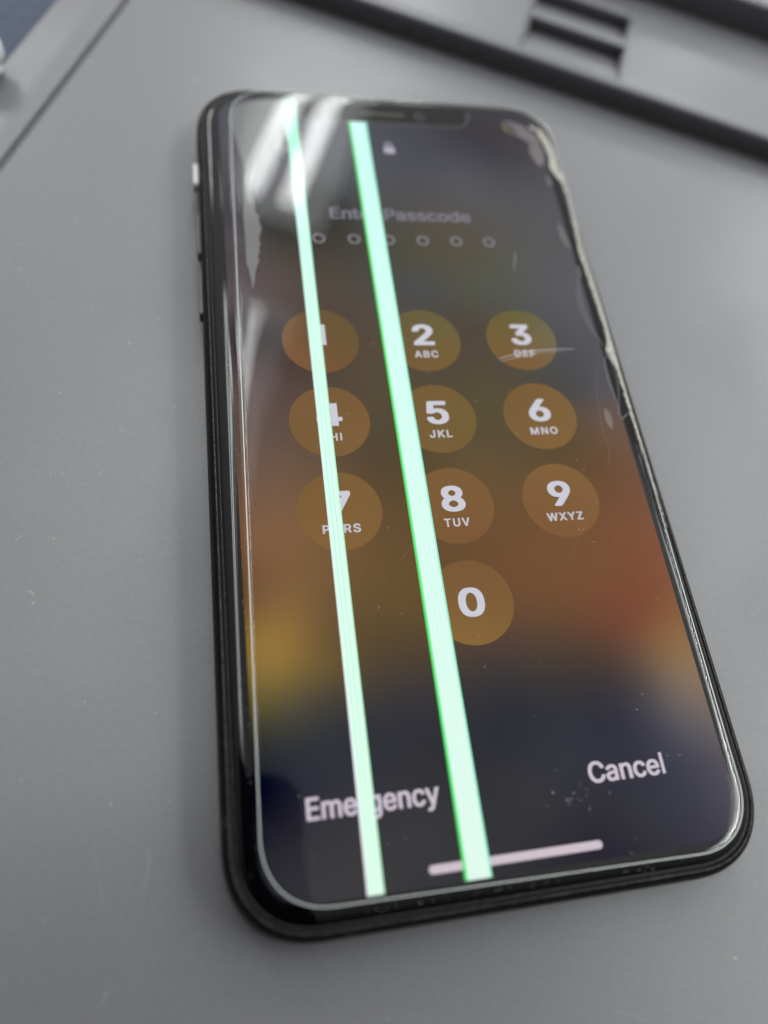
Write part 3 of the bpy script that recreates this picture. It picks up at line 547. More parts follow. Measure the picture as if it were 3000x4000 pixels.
# keypad
BPX, BPY, BY0, BD = 102.4, 89.9, 336.5, 74.2
GLY = json.loads('''{"b0":[453,[[[200,-27],[158,-18],[117,-2],[81,29],[61,58],[36,112],[23,170],[23,191],[19,204],[19,304],[23,316],[23,337],[28,362],[45,416],[61,449],[78,474],[100,497],[117,509],[150,526],[167,530],[183,531],[196,535],[254,535],[287,530],[312,521],[337,509],[354,497],[373,479],[393,449],[405,424],[422,379],[431,333],[431,308],[435,295],[435,216],[431,204],[431,174],[414,104],[397,66],[364,20],[329,-6],[296,-18],[250,-28]],[[210,74],[233,72],[254,82],[284,112],[301,149],[314,220],[314,287],[310,299],[310,320],[306,341],[297,370],[273,412],[242,434],[229,439],[208,434],[192,422],[175,405],[165,391],[153,362],[139,295],[139,212],[149,162],[157,137],[170,112],[187,90]]]],"b1":[453,[[[79,-20],[54,-15],[48,-6],[47,56],[54,69],[83,75],[179,75],[183,76],[185,81],[185,385],[183,393],[179,392],[112,343],[87,340],[62,343],[56,356],[57,435],[62,444],[170,524],[208,529],[270,529],[299,524],[305,515],[306,81],[307,77],[312,75],[383,75],[412,69],[418,56],[417,-6],[412,-15],[383,-21]]]],"b2":[453,[[[66,-20],[41,-15],[36,-6],[35,52],[40,65],[76,102],[85,115],[139,169],[147,181],[206,240],[214,252],[247,285],[266,309],[275,323],[288,352],[289,385],[280,406],[262,424],[237,437],[212,438],[185,423],[169,406],[161,390],[155,356],[149,347],[120,342],[70,342],[41,347],[36,356],[35,377],[44,423],[56,452],[74,479],[108,507],[133,520],[158,528],[199,533],[212,538],[228,538],[308,524],[341,507],[372,481],[388,460],[405,423],[410,402],[410,344],[396,298],[362,242],[318,190],[260,131],[251,119],[218,85],[217,81],[224,79],[383,79],[412,74],[418,60],[417,-6],[412,-15],[383,-21]]]],"b3":[453,[[[187,-27],[125,-14],[87,2],[71,14],[46,39],[24,79],[15,112],[15,133],[21,146],[50,152],[104,152],[117,147],[129,147],[134,145],[139,137],[140,124],[152,104],[171,86],[200,72],[242,73],[268,87],[287,106],[298,129],[298,162],[289,183],[277,199],[258,213],[229,226],[162,227],[150,231],[137,231],[133,233],[127,245],[127,304],[132,316],[185,379],[210,404],[228,429],[221,431],[75,431],[62,435],[50,435],[45,437],[40,449],[40,512],[45,524],[50,527],[62,527],[75,531],[367,531],[396,525],[401,516],[402,458],[397,445],[385,429],[298,333],[280,308],[325,296],[350,284],[367,272],[393,245],[414,204],[423,166],[423,120],[414,83],[392,44],[362,14],[354,7],[321,-10],[296,-18],[254,-23],[242,-28]]]],"b4":[453,[[[283,-20],[258,-15],[253,-6],[252,77],[250,82],[46,83],[17,89],[10,102],[10,165],[20,185],[221,524],[250,529],[304,529],[334,523],[340,510],[339,498],[289,410],[161,198],[158,185],[163,183],[246,183],[251,185],[252,319],[258,332],[288,338],[338,338],[350,333],[363,333],[367,331],[373,319],[374,185],[408,183],[438,177],[444,165],[444,102],[438,90],[433,88],[374,81],[373,-2],[367,-15],[338,-21]]]],"b5":[453,[[[195,-27],[133,-14],[99,2],[81,16],[66,31],[48,58],[36,87],[31,108],[31,133],[37,146],[66,152],[116,152],[128,147],[141,147],[146,145],[151,137],[161,108],[181,87],[195,77],[208,73],[233,72],[255,83],[281,108],[296,141],[297,179],[284,212],[270,231],[241,251],[224,256],[203,256],[187,251],[153,232],[137,231],[124,227],[103,227],[91,231],[49,235],[44,237],[40,245],[39,283],[47,329],[47,354],[51,366],[51,391],[56,404],[56,429],[60,441],[60,466],[64,479],[65,508],[74,525],[103,531],[124,531],[362,531],[391,525],[397,512],[397,449],[391,436],[362,431],[183,431],[178,429],[170,349],[183,347],[220,356],[241,356],[253,352],[295,346],[328,334],[358,314],[380,291],[405,249],[418,208],[417,116],[405,79],[376,33],[341,2],[295,-18],[245,-28]]]],"b6":[453,[[[199,-27],[157,-18],[116,-2],[86,22],[64,49],[44,91],[34,129],[34,191],[39,216],[56,262],[85,316],[226,524],[257,531],[316,531],[345,525],[349,518],[351,504],[346,491],[256,362],[242,337],[320,321],[359,299],[382,276],[408,229],[418,191],[418,124],[413,99],[392,54],[382,39],[353,10],[336,-2],[311,-14],[274,-23],[261,-23],[249,-28]],[[218,70],[232,69],[261,85],[283,108],[297,141],[297,174],[283,208],[263,229],[236,243],[211,242],[186,227],[169,208],[155,174],[155,145],[160,124],[169,108],[193,83]]]],"b7":[453,[[[102,-20],[76,-15],[70,-2],[71,15],[278,423],[277,427],[273,429],[68,429],[39,435],[33,448],[33,510],[39,524],[68,529],[143,529],[385,529],[398,525],[410,525],[415,523],[420,510],[420,444],[253,106],[246,98],[190,-15],[160,-21]]]],"b8":[453,[[[196,-27],[146,-18],[121,-10],[83,11],[50,44],[28,87],[23,108],[23,162],[28,183],[49,229],[86,266],[61,299],[53,316],[44,345],[44,358],[39,370],[39,391],[44,404],[44,420],[57,454],[77,483],[90,495],[116,513],[150,526],[196,535],[258,535],[304,526],[341,509],[358,497],[381,474],[401,441],[410,408],[410,349],[393,304],[366,272],[365,266],[396,239],[422,191],[431,154],[431,116],[422,79],[409,54],[398,37],[375,14],[358,2],[321,-14],[279,-23],[266,-23],[254,-28]],[[219,70],[233,69],[271,82],[300,110],[306,129],[305,154],[301,166],[289,183],[262,205],[233,214],[212,213],[179,197],[153,170],[144,137],[149,116],[171,89],[200,73]],[[214,312],[233,310],[256,320],[271,332],[283,348],[289,366],[289,387],[280,408],[264,424],[250,434],[239,437],[216,439],[196,430],[171,405],[164,391],[164,362],[174,341],[190,324]]]],"b9":[453,[[[132,-20],[107,-15],[101,-2],[102,10],[200,152],[208,165],[210,173],[157,180],[120,193],[97,206],[72,231],[60,248],[44,281],[34,319],[34,381],[39,406],[56,448],[74,475],[95,496],[111,507],[145,524],[211,537],[236,538],[307,524],[353,499],[376,477],[388,460],[413,406],[418,381],[418,315],[408,277],[375,206],[230,-10],[224,-16],[207,-17],[195,-21]],[[222,265],[232,263],[261,279],[283,302],[297,335],[297,369],[283,402],[261,424],[241,437],[232,438],[211,437],[186,421],[164,394],[155,365],[155,340],[160,319],[169,302],[195,276]]]],"bA":[479,[[[18,-20],[-7,-15],[-13,-2],[-12,10],[167,506],[177,524],[206,529],[273,529],[302,523],[382,310],[392,277],[490,15],[491,-2],[485,-15],[456,-21],[402,-21],[371,-15],[363,-2],[336,77],[318,119],[164,121],[159,119],[155,110],[136,52],[110,-15],[81,-21]],[[197,223],[202,221],[277,221],[282,223],[252,312],[240,344],[235,342]]]],"bB":[456,[[[62,-20],[37,-15],[31,-2],[31,510],[36,523],[66,529],[271,529],[321,520],[346,512],[376,494],[393,477],[400,467],[418,435],[426,406],[427,344],[422,323],[409,298],[383,269],[414,240],[426,223],[438,198],[448,160],[447,106],[438,77],[422,44],[396,17],[379,5],[350,-7],[329,-13],[316,-13],[279,-21]],[[153,81],[158,79],[271,79],[287,84],[300,93],[318,110],[327,135],[322,160],[316,170],[304,183],[279,203],[262,208],[154,207],[152,202]],[[153,310],[158,308],[250,308],[266,313],[281,323],[297,340],[306,365],[305,385],[289,410],[279,420],[258,429],[154,428],[152,423]]]],"bC":[510,[[[238,-27],[188,-18],[151,-6],[109,19],[67,60],[37,112],[25,145],[11,212],[11,295],[15,308],[15,324],[20,349],[33,387],[50,420],[80,464],[95,479],[126,501],[159,517],[205,531],[217,531],[230,535],[305,535],[317,531],[334,530],[376,517],[422,492],[463,451],[489,404],[503,358],[502,341],[497,332],[467,327],[413,327],[384,332],[376,352],[364,379],[351,397],[326,417],[288,434],[251,435],[217,421],[188,402],[162,370],[150,345],[137,304],[136,283],[132,270],[132,237],[136,224],[137,204],[150,162],[166,133],[197,102],[213,90],[259,72],[276,72],[305,82],[336,99],[357,120],[373,145],[379,166],[383,174],[388,177],[401,177],[413,181],[467,181],[497,175],[502,166],[503,149],[498,129],[481,87],[459,52],[427,20],[384,-6],[347,-18],[305,-23],[292,-28]]]],"bD":[502,[[[62,-20],[37,-15],[31,-2],[31,510],[36,523],[66,529],[258,529],[271,525],[312,520],[354,507],[379,495],[404,476],[427,456],[451,423],[472,381],[484,340],[485,323],[489,310],[489,202],[485,190],[485,177],[463,110],[438,69],[400,29],[383,18],[350,1],[308,-12],[262,-17],[250,-21]],[[153,81],[158,79],[246,79],[266,84],[300,101],[318,115],[343,144],[355,169],[364,198],[364,210],[368,223],[368,290],[363,315],[351,352],[327,385],[296,412],[254,428],[158,429],[153,427]]]],"bE":[418,[[[62,-20],[37,-15],[31,-2],[31,510],[36,523],[66,529],[366,529],[379,525],[391,525],[396,523],[402,510],[401,444],[396,435],[366,429],[154,428],[152,423],[152,323],[153,310],[158,308],[350,308],[380,302],[385,290],[385,227],[379,214],[350,208],[154,207],[152,202],[152,85],[153,81],[158,79],[371,79],[400,74],[406,60],[405,-6],[400,-15],[371,-21]]]],"bF":[410,[[[62,-20],[37,-15],[31,-2],[32,515],[37,524],[66,529],[362,529],[375,525],[387,525],[392,523],[398,510],[398,448],[392,435],[362,429],[304,429],[154,428],[152,423],[153,302],[158,300],[341,300],[371,294],[377,281],[376,215],[371,206],[341,200],[154,199],[152,194],[151,-6],[146,-15],[116,-21]]]],"bG":[520,[[[238,-27],[188,-18],[151,-6],[112,16],[66,62],[50,87],[29,133],[20,158],[15,183],[15,199],[11,212],[11,295],[15,308],[15,324],[20,349],[33,387],[62,441],[78,462],[99,483],[130,505],[155,517],[180,526],[230,535],[301,535],[313,531],[326,531],[376,517],[409,501],[426,489],[457,458],[473,437],[494,395],[503,362],[502,341],[497,333],[492,331],[480,331],[467,327],[413,327],[401,331],[388,331],[383,333],[364,374],[351,393],[322,417],[280,435],[251,435],[234,430],[209,417],[191,404],[162,370],[145,337],[132,270],[132,237],[136,224],[136,208],[150,162],[169,129],[197,102],[213,90],[259,72],[276,72],[309,82],[351,110],[373,141],[381,166],[381,174],[376,177],[288,177],[259,182],[253,195],[253,258],[259,271],[288,277],[472,277],[501,271],[507,258],[507,162],[502,137],[498,120],[477,74],[453,41],[417,11],[363,-14],[297,-28]]]],"bH":[516,[[[62,-20],[37,-15],[31,-2],[31,510],[36,523],[66,529],[116,529],[146,524],[151,515],[152,315],[154,310],[358,308],[362,310],[364,315],[365,515],[371,524],[400,529],[450,529],[462,525],[479,524],[485,510],[485,-2],[480,-15],[450,-21],[400,-21],[371,-15],[365,-6],[364,206],[362,211],[158,212],[154,211],[152,206],[151,-6],[146,-15],[116,-21]]]],"bI":[300,[[[33,-20],[8,-15],[3,-6],[3,65],[7,73],[12,75],[25,75],[37,79],[83,79],[87,81],[89,85],[89,423],[87,428],[83,429],[37,429],[7,435],[2,448],[3,515],[8,524],[37,529],[266,528],[291,524],[297,515],[297,444],[292,435],[287,433],[275,433],[262,429],[216,429],[212,428],[210,423],[210,85],[212,81],[216,79],[262,79],[292,73],[298,60],[297,-6],[291,-15],[262,-21]]]],"bJ":[396,[[[160,-27],[114,-18],[89,-10],[71,-1],[39,27],[30,41],[9,87],[4,112],[4,174],[10,188],[39,193],[89,193],[119,188],[125,174],[130,120],[134,108],[148,89],[173,73],[194,72],[206,77],[223,90],[236,112],[241,129],[241,379],[241,512],[247,524],[277,531],[331,531],[360,525],[366,516],[366,120],[362,108],[362,95],[353,66],[327,23],[289,-6],[256,-18],[206,-28]]]],"bK":[466,[[[62,-20],[37,-15],[31,-2],[31,510],[36,523],[66,529],[116,529],[146,523],[152,510],[152,335],[154,328],[168,340],[177,352],[223,398],[231,410],[273,452],[281,465],[337,524],[354,525],[366,529],[441,529],[471,523],[477,510],[476,498],[472,490],[423,440],[406,419],[310,319],[283,285],[472,19],[476,10],[477,-2],[471,-15],[441,-21],[379,-21],[348,-15],[337,-4],[212,175],[197,194],[191,195],[153,152],[152,-2],[146,-15],[116,-21]]]],"bL":[392,[[[62,-20],[37,-15],[31,-2],[32,515],[37,524],[66,529],[116,529],[146,523],[152,510],[152,323],[153,81],[158,79],[354,79],[383,74],[389,60],[388,-6],[383,-15],[354,-21]]]],"bM":[628,[[[62,-20],[37,-15],[31,-2],[31,510],[37,524],[66,529],[146,529],[158,525],[175,524],[179,520],[311,181],[316,178],[419,448],[444,510],[454,524],[471,525],[483,529],[562,529],[592,523],[598,510],[598,369],[598,-2],[591,-15],[562,-21],[512,-21],[483,-15],[478,-6],[477,240],[475,252],[436,160],[430,140],[372,-6],[366,-15],[337,-21],[291,-21],[261,-15],[248,10],[159,240],[154,245],[152,235],[151,-6],[146,-15],[116,-21]]]],"bN":[523,[[[62,-20],[37,-15],[31,-2],[31,510],[36,523],[66,529],[133,529],[162,524],[344,235],[362,209],[366,207],[368,215],[369,515],[375,524],[404,529],[462,528],[487,524],[493,510],[493,-2],[488,-15],[458,-21],[391,-21],[361,-15],[176,277],[158,299],[156,290],[155,-6],[150,-15],[121,-21]]]],"bO":[533,[[[238,-27],[188,-18],[134,2],[105,22],[74,54],[58,74],[29,133],[15,183],[15,199],[11,212],[11,295],[15,308],[15,324],[20,349],[33,387],[50,420],[88,472],[126,501],[159,517],[184,526],[230,535],[297,535],[351,526],[376,517],[409,501],[426,489],[461,454],[476,434],[502,383],[514,341],[519,316],[519,291],[524,279],[524,229],[519,216],[519,191],[515,170],[502,124],[481,83],[464,58],[434,27],[392,-2],[347,-18],[305,-23],[292,-28]],[[253,74],[276,72],[305,82],[336,99],[361,124],[385,166],[394,191],[399,216],[399,241],[403,254],[399,266],[398,299],[389,333],[377,362],[365,379],[332,412],[284,434],[255,435],[226,426],[182,395],[162,370],[150,345],[137,304],[136,283],[132,270],[132,237],[136,224],[136,208],[150,162],[158,145],[169,129],[199,99],[230,82]]]],"bP":[444,[[[62,-20],[37,-15],[31,-2],[31,510],[36,523],[66,529],[266,529],[333,516],[373,494],[398,473],[409,456],[426,423],[434,398],[435,377],[439,365],[439,331],[430,281],[405,231],[379,204],[362,193],[321,176],[275,167],[154,165],[152,160],[151,-6],[146,-15],[116,-21]],[[153,265],[158,262],[246,262],[279,276],[298,294],[313,327],[314,365],[309,381],[293,406],[283,416],[254,429],[158,429],[153,427]]]],"bQ":[533,[[[401,-68],[374,-62],[343,-21],[338,-19],[297,-27],[238,-27],[172,-14],[126,7],[109,19],[67,61],[45,96],[29,133],[20,158],[15,183],[15,200],[11,213],[11,296],[15,308],[16,329],[29,375],[45,413],[66,446],[109,490],[126,501],[159,518],[184,526],[234,536],[297,536],[376,518],[401,505],[427,488],[461,454],[481,425],[502,383],[515,338],[519,317],[519,292],[524,279],[524,229],[519,217],[519,192],[502,125],[481,83],[463,57],[445,38],[454,21],[489,-25],[494,-37],[494,-54],[488,-63],[459,-69]],[[249,75],[263,73],[268,75],[269,79],[216,150],[215,163],[222,176],[251,181],[309,181],[322,177],[334,177],[339,175],[367,138],[372,140],[381,154],[389,175],[399,213],[399,242],[403,254],[399,267],[399,296],[389,333],[381,354],[363,381],[347,398],[322,418],[284,435],[255,436],[238,430],[203,413],[169,379],[150,346],[141,321],[132,271],[132,238],[136,225],[137,204],[150,163],[167,132],[201,98]]]],"bR":[448,[[[62,-20],[37,-15],[31,-2],[31,510],[37,524],[66,529],[266,529],[279,525],[321,520],[362,503],[393,481],[408,462],[434,406],[435,390],[439,377],[439,327],[435,315],[434,298],[426,277],[408,242],[379,212],[361,202],[357,194],[455,10],[456,-2],[450,-15],[421,-21],[358,-21],[346,-17],[329,-16],[323,-10],[297,44],[225,173],[221,175],[158,175],[154,174],[152,169],[151,-6],[146,-15],[116,-21]],[[153,277],[158,275],[250,275],[266,280],[287,292],[305,310],[314,335],[313,373],[305,394],[296,407],[279,420],[258,429],[154,428],[152,423]]]],"bS":[446,[[[190,-29],[157,-21],[144,-21],[111,-12],[72,10],[42,39],[31,56],[14,93],[9,118],[9,139],[15,152],[44,158],[99,158],[128,152],[133,143],[135,131],[143,110],[164,89],[203,71],[240,70],[282,88],[305,110],[312,122],[317,139],[312,156],[290,178],[257,194],[124,234],[76,260],[44,292],[31,318],[22,356],[22,389],[26,402],[27,418],[43,456],[59,477],[78,494],[136,524],[207,537],[236,537],[249,537],[319,524],[357,507],[374,495],[404,464],[425,422],[430,402],[429,372],[424,363],[394,358],[344,358],[332,362],[319,362],[315,364],[299,399],[274,424],[240,437],[207,437],[178,424],[157,407],[147,385],[147,360],[169,338],[203,321],[224,313],[324,286],[361,269],[388,252],[411,228],[429,197],[438,160],[438,118],[429,81],[412,47],[392,22],[369,5],[336,-12],[303,-21],[290,-21],[253,-30]]]],"bT":[448,[[[196,-20],[171,-15],[165,-2],[164,427],[159,429],[38,429],[9,435],[3,448],[3,510],[9,524],[38,529],[251,529],[409,529],[438,524],[444,510],[444,448],[438,435],[409,429],[292,429],[287,427],[286,-2],[280,-15],[276,-17],[263,-17],[251,-21]]]],"bU":[517,[[[229,-28],[162,-16],[104,14],[71,46],[40,102],[31,144],[32,515],[37,524],[66,529],[116,529],[146,523],[152,511],[152,181],[156,169],[157,152],[171,121],[204,89],[229,76],[250,71],[266,71],[283,75],[312,89],[341,113],[355,136],[364,173],[365,515],[370,523],[375,525],[387,525],[400,529],[450,529],[479,524],[485,511],[485,136],[472,90],[459,65],[448,48],[414,15],[366,-11],[341,-20],[300,-25],[287,-29]]]],"bV":[479,[[[206,-20],[181,-16],[171,-2],[-4,473],[-13,502],[-12,515],[-7,524],[23,529],[81,529],[111,523],[239,165],[244,165],[251,185],[355,490],[368,520],[373,524],[389,525],[402,529],[456,529],[468,525],[481,525],[486,523],[490,515],[490,494],[307,-6],[302,-15],[273,-21]]]],"bW":[686,[[[156,-20],[131,-15],[117,19],[95,110],[-12,494],[-13,510],[-7,524],[23,529],[77,529],[107,523],[120,490],[176,265],[193,206],[203,231],[259,452],[265,469],[276,515],[280,523],[310,529],[373,529],[385,525],[402,524],[411,510],[488,210],[493,207],[500,227],[571,510],[576,519],[581,524],[598,525],[610,529],[664,529],[693,524],[699,515],[699,498],[692,481],[611,177],[596,131],[565,10],[553,-15],[523,-21],[460,-21],[430,-15],[421,6],[353,265],[343,291],[338,285],[315,194],[271,40],[261,-6],[257,-15],[227,-21]]]],"bX":[474,[[[20,-20],[-6,-15],[-11,-2],[-10,10],[-6,19],[159,252],[162,260],[142,294],[11,481],[1,502],[2,515],[7,523],[37,529],[99,529],[112,525],[129,524],[155,490],[231,373],[237,369],[245,375],[331,502],[349,524],[366,525],[379,529],[437,529],[458,525],[466,524],[471,515],[472,498],[467,485],[344,310],[319,273],[315,260],[352,202],[480,19],[484,10],[485,-2],[479,-15],[449,-21],[387,-21],[374,-17],[358,-16],[237,154],[118,-15],[87,-21]]]],"bY":[471,[[[206,-20],[181,-15],[175,-2],[174,198],[-8,490],[-12,498],[-13,510],[-7,524],[23,529],[85,529],[98,525],[114,524],[124,515],[232,335],[235,332],[239,334],[248,350],[356,524],[385,529],[448,529],[460,525],[473,525],[477,523],[482,515],[483,502],[461,460],[296,198],[295,-6],[289,-15],[260,-21]]]],"bZ":[438,[[[42,-20],[17,-15],[12,-6],[11,48],[20,69],[264,423],[264,427],[259,429],[47,429],[17,435],[11,448],[11,510],[17,523],[47,529],[397,528],[422,524],[427,515],[428,460],[419,440],[175,85],[175,81],[180,79],[392,79],[422,74],[428,60],[428,-2],[422,-15],[392,-21]]]],"sC":[510,[[[226,-18],[201,-14],[163,-2],[120,24],[72,73],[45,116],[33,149],[19,216],[19,291],[24,304],[24,320],[29,345],[41,383],[54,408],[72,434],[86,454],[107,474],[138,496],[172,513],[217,527],[317,527],[363,513],[397,496],[413,485],[457,441],[469,424],[481,399],[489,374],[494,354],[494,345],[480,335],[397,336],[387,345],[381,366],[365,395],[338,421],[313,434],[276,443],[259,443],[234,438],[205,426],[174,404],[158,383],[141,349],[129,308],[128,287],[124,274],[124,233],[128,220],[128,204],[141,158],[162,120],[184,97],[217,77],[247,68],[267,66],[292,69],[317,77],[347,94],[361,108],[373,124],[387,162],[397,171],[484,171],[494,158],[485,120],[477,99],[453,62],[417,27],[388,7],[334,-14],[317,-15],[305,-19]]]],"sE":[418,[[[50,-12],[39,2],[39,506],[41,512],[54,521],[379,521],[387,517],[393,506],[393,448],[379,438],[146,436],[143,431],[143,306],[146,301],[150,300],[362,300],[375,291],[377,285],[377,231],[366,218],[146,215],[143,210],[143,77],[145,73],[150,71],[387,70],[398,56],[397,-2],[383,-13]]]],"sP":[444,[[[50,-12],[39,2],[40,510],[54,521],[279,521],[321,512],[354,495],[377,477],[397,456],[418,419],[426,394],[427,373],[431,360],[431,335],[422,285],[401,244],[362,205],[333,188],[308,180],[287,175],[146,174],[143,169],[143,-2],[129,-13]],[[145,256],[150,254],[237,254],[275,263],[291,272],[302,281],[313,298],[323,327],[322,373],[302,415],[271,432],[254,438],[150,438],[145,435]]]],"sa":[389,[[[124,-20],[91,-12],[66,1],[27,39],[15,64],[10,85],[10,131],[19,160],[30,177],[52,198],[87,216],[137,229],[149,229],[162,233],[182,233],[195,237],[216,237],[249,247],[255,256],[250,285],[243,298],[224,311],[207,316],[182,316],[166,311],[139,298],[131,289],[124,275],[112,263],[82,262],[37,276],[24,288],[23,302],[35,327],[72,364],[103,382],[149,396],[237,396],[282,382],[305,369],[332,341],[350,310],[355,289],[354,-2],[341,-13],[270,-13],[264,-11],[253,1],[228,-12],[195,-21]],[[160,60],[178,58],[199,63],[226,77],[246,102],[255,131],[255,160],[253,163],[228,162],[216,158],[199,158],[153,149],[132,141],[119,127],[114,114],[114,98],[119,81],[128,72],[145,63]]]],"sc":[395,[[[170,-20],[124,-7],[93,11],[53,51],[27,98],[13,156],[13,219],[27,277],[53,325],[90,363],[107,374],[132,387],[165,396],[249,396],[303,378],[332,358],[367,319],[383,281],[383,273],[374,264],[320,250],[295,250],[286,254],[263,294],[232,312],[215,317],[199,317],[182,312],[161,300],[145,283],[131,261],[117,211],[117,165],[123,140],[135,106],[147,90],[165,72],[207,58],[240,68],[263,81],[275,98],[281,115],[295,128],[320,129],[375,115],[384,102],[379,81],[361,51],[324,13],[290,-7],[240,-21]]]],"sd":[424,[[[157,-20],[128,-11],[86,13],[53,46],[31,86],[18,127],[17,144],[13,156],[13,223],[23,269],[43,315],[55,331],[93,369],[124,387],[157,396],[236,396],[253,391],[286,374],[288,381],[288,477],[289,511],[299,520],[378,521],[392,511],[392,-2],[378,-12],[307,-12],[297,-6],[290,5],[286,5],[261,-11],[228,-21]],[[201,61],[207,59],[236,68],[265,92],[283,131],[288,152],[288,173],[292,186],[287,231],[279,261],[271,277],[261,291],[245,303],[211,317],[195,316],[170,308],[147,290],[127,252],[117,215],[117,165],[123,140],[135,106],[147,90],[165,72]]]],"se":[403,[[[170,-20],[124,-7],[90,13],[52,52],[23,111],[13,156],[13,219],[27,277],[43,311],[55,327],[99,370],[145,391],[165,396],[245,396],[265,391],[299,378],[330,356],[349,337],[362,319],[379,286],[387,256],[388,236],[392,227],[392,173],[382,159],[124,158],[119,156],[117,152],[127,119],[147,86],[174,68],[203,59],[220,59],[257,72],[274,88],[284,106],[299,117],[324,117],[361,108],[374,103],[383,94],[383,77],[370,51],[332,13],[315,1],[274,-16],[249,-21]],[[123,236],[128,233],[282,235],[284,244],[279,261],[261,291],[240,308],[215,316],[199,317],[178,312],[160,302],[140,283],[127,261],[122,244]]]],"sg":[425,[[[161,-162],[124,-154],[95,-141],[80,-132],[39,-90],[31,-78],[32,-63],[53,-47],[86,-31],[111,-30],[120,-34],[147,-65],[174,-79],[195,-84],[220,-84],[240,-79],[265,-66],[279,-53],[288,-28],[292,14],[290,17],[286,16],[245,-5],[232,-5],[220,-9],[170,-9],[128,0],[95,17],[63,43],[39,77],[27,102],[13,160],[13,222],[23,268],[31,289],[49,324],[90,366],[124,386],[149,394],[236,395],[257,390],[274,382],[286,371],[291,372],[299,387],[307,391],[378,391],[392,381],[392,-40],[383,-73],[367,-98],[336,-130],[320,-141],[290,-154],[245,-163]],[[184,77],[220,74],[255,89],[267,102],[283,135],[288,156],[288,168],[292,181],[292,206],[283,252],[263,289],[249,303],[224,313],[215,316],[195,316],[178,311],[157,299],[145,287],[131,264],[117,214],[117,168],[131,122],[153,91]]]],"sl":[189,[[[105,-14],[88,-10],[71,-1],[48,21],[37,41],[32,62],[32,508],[36,516],[46,523],[121,523],[127,521],[136,508],[136,79],[146,65],[180,63],[190,54],[193,50],[203,4],[192,-10],[171,-15]]]],"sm":[609,[[[42,-12],[32,2],[32,377],[36,385],[46,392],[117,392],[128,385],[134,374],[146,382],[175,395],[200,400],[238,400],[275,391],[292,379],[317,355],[321,355],[350,378],[375,391],[417,400],[459,400],[484,395],[513,382],[527,373],[548,352],[560,335],[573,306],[578,281],[578,2],[573,-6],[563,-13],[484,-12],[473,2],[473,56],[473,277],[463,295],[450,307],[425,317],[405,316],[373,298],[362,277],[357,260],[356,-2],[342,-13],[267,-13],[259,-8],[253,2],[253,273],[243,294],[231,306],[209,316],[192,317],[163,303],[153,294],[141,273],[136,256],[135,-2],[121,-13]]]],"sn":[409,[[[42,-12],[32,2],[32,377],[42,391],[117,392],[128,385],[134,374],[171,391],[192,396],[267,396],[296,387],[313,378],[334,363],[356,335],[368,310],[378,273],[378,94],[378,2],[373,-6],[363,-13],[288,-13],[278,-6],[273,2],[273,260],[260,290],[246,303],[213,317],[188,312],[163,299],[155,291],[141,265],[136,248],[135,-2],[121,-13]]]],"so":[415,[[[170,-20],[124,-7],[95,9],[55,48],[43,65],[23,111],[13,156],[13,219],[17,231],[17,244],[27,277],[43,311],[55,327],[95,366],[132,387],[165,396],[245,396],[282,387],[315,370],[351,340],[375,306],[392,269],[401,227],[401,148],[392,106],[379,77],[363,52],[321,11],[290,-7],[261,-17],[240,-21]],[[201,61],[207,58],[232,64],[263,81],[275,98],[287,123],[297,156],[297,219],[287,252],[275,277],[257,299],[215,317],[199,317],[182,312],[164,302],[147,286],[131,261],[117,211],[117,165],[123,140],[135,106],[147,90],[165,72]]]],"sr":[259,[[[42,-12],[32,2],[33,381],[46,392],[117,392],[123,390],[134,378],[142,380],[150,387],[180,396],[246,396],[256,394],[265,381],[265,323],[263,317],[250,308],[200,312],[184,307],[155,291],[145,277],[137,256],[135,-2],[121,-13]]]],"ss":[364,[[[142,-20],[104,-11],[67,8],[32,44],[16,81],[17,100],[25,108],[67,117],[104,116],[117,104],[124,86],[138,72],[154,64],[171,59],[192,58],[221,68],[238,80],[248,102],[243,119],[231,131],[221,137],[113,164],[65,190],[46,209],[32,231],[27,248],[27,298],[42,333],[75,367],[92,378],[146,396],[213,396],[229,396],[250,391],[292,371],[326,336],[343,302],[343,286],[333,276],[313,271],[292,267],[254,268],[245,277],[243,286],[227,306],[208,316],[188,321],[154,312],[138,300],[131,286],[132,265],[140,252],[158,243],[275,212],[300,199],[318,186],[330,173],[347,144],[352,123],[352,90],[347,69],[333,42],[304,13],[288,1],[246,-16],[221,-21]]]],"st":[227,[[[134,-16],[113,-12],[86,2],[63,25],[49,52],[44,73],[44,306],[42,311],[38,313],[-4,313],[-12,321],[-14,377],[-4,391],[43,394],[44,469],[54,483],[134,483],[146,475],[148,465],[150,394],[213,391],[223,377],[223,327],[217,317],[209,313],[154,313],[150,311],[148,306],[148,85],[154,71],[167,63],[209,67],[217,63],[222,56],[226,44],[236,2],[225,-12],[204,-17]]]],"sy":[389,[[[53,-157],[36,-153],[26,-139],[39,-85],[49,-75],[99,-74],[107,-70],[117,-60],[129,-35],[137,-10],[138,3],[6,349],[-3,374],[-3,382],[11,392],[90,392],[105,382],[189,149],[194,140],[203,159],[262,319],[277,365],[288,386],[299,392],[378,392],[386,388],[392,378],[225,-64],[208,-97],[194,-116],[178,-133],[161,-144],[119,-158]]]]}''')
GLY['b1'] = [430, [[[40, 727], [40, 560], [180, 610], [180, 0], [345, 0], [345, 727], [235, 727], [170, 690], [110, 700]]]]
GLY['b1'] = [440, [[[200, 0], [360, 0], [360, 727], [225, 727], [60, 640], [60, 500], [190, 565], [200, 565]]]]
GLY['b4'] = [620, [[[30, 150], [350, 150], [350, 0], [505, 0], [505, 150], [595, 150], [595, 280], [505, 280], [505, 727], [335, 727], [30, 285]], [[168, 280], [350, 280], [350, 560]]]]
GLY['bI'] = [300, [[[70, 0], [230, 0], [230, 727], [70, 727]]]]
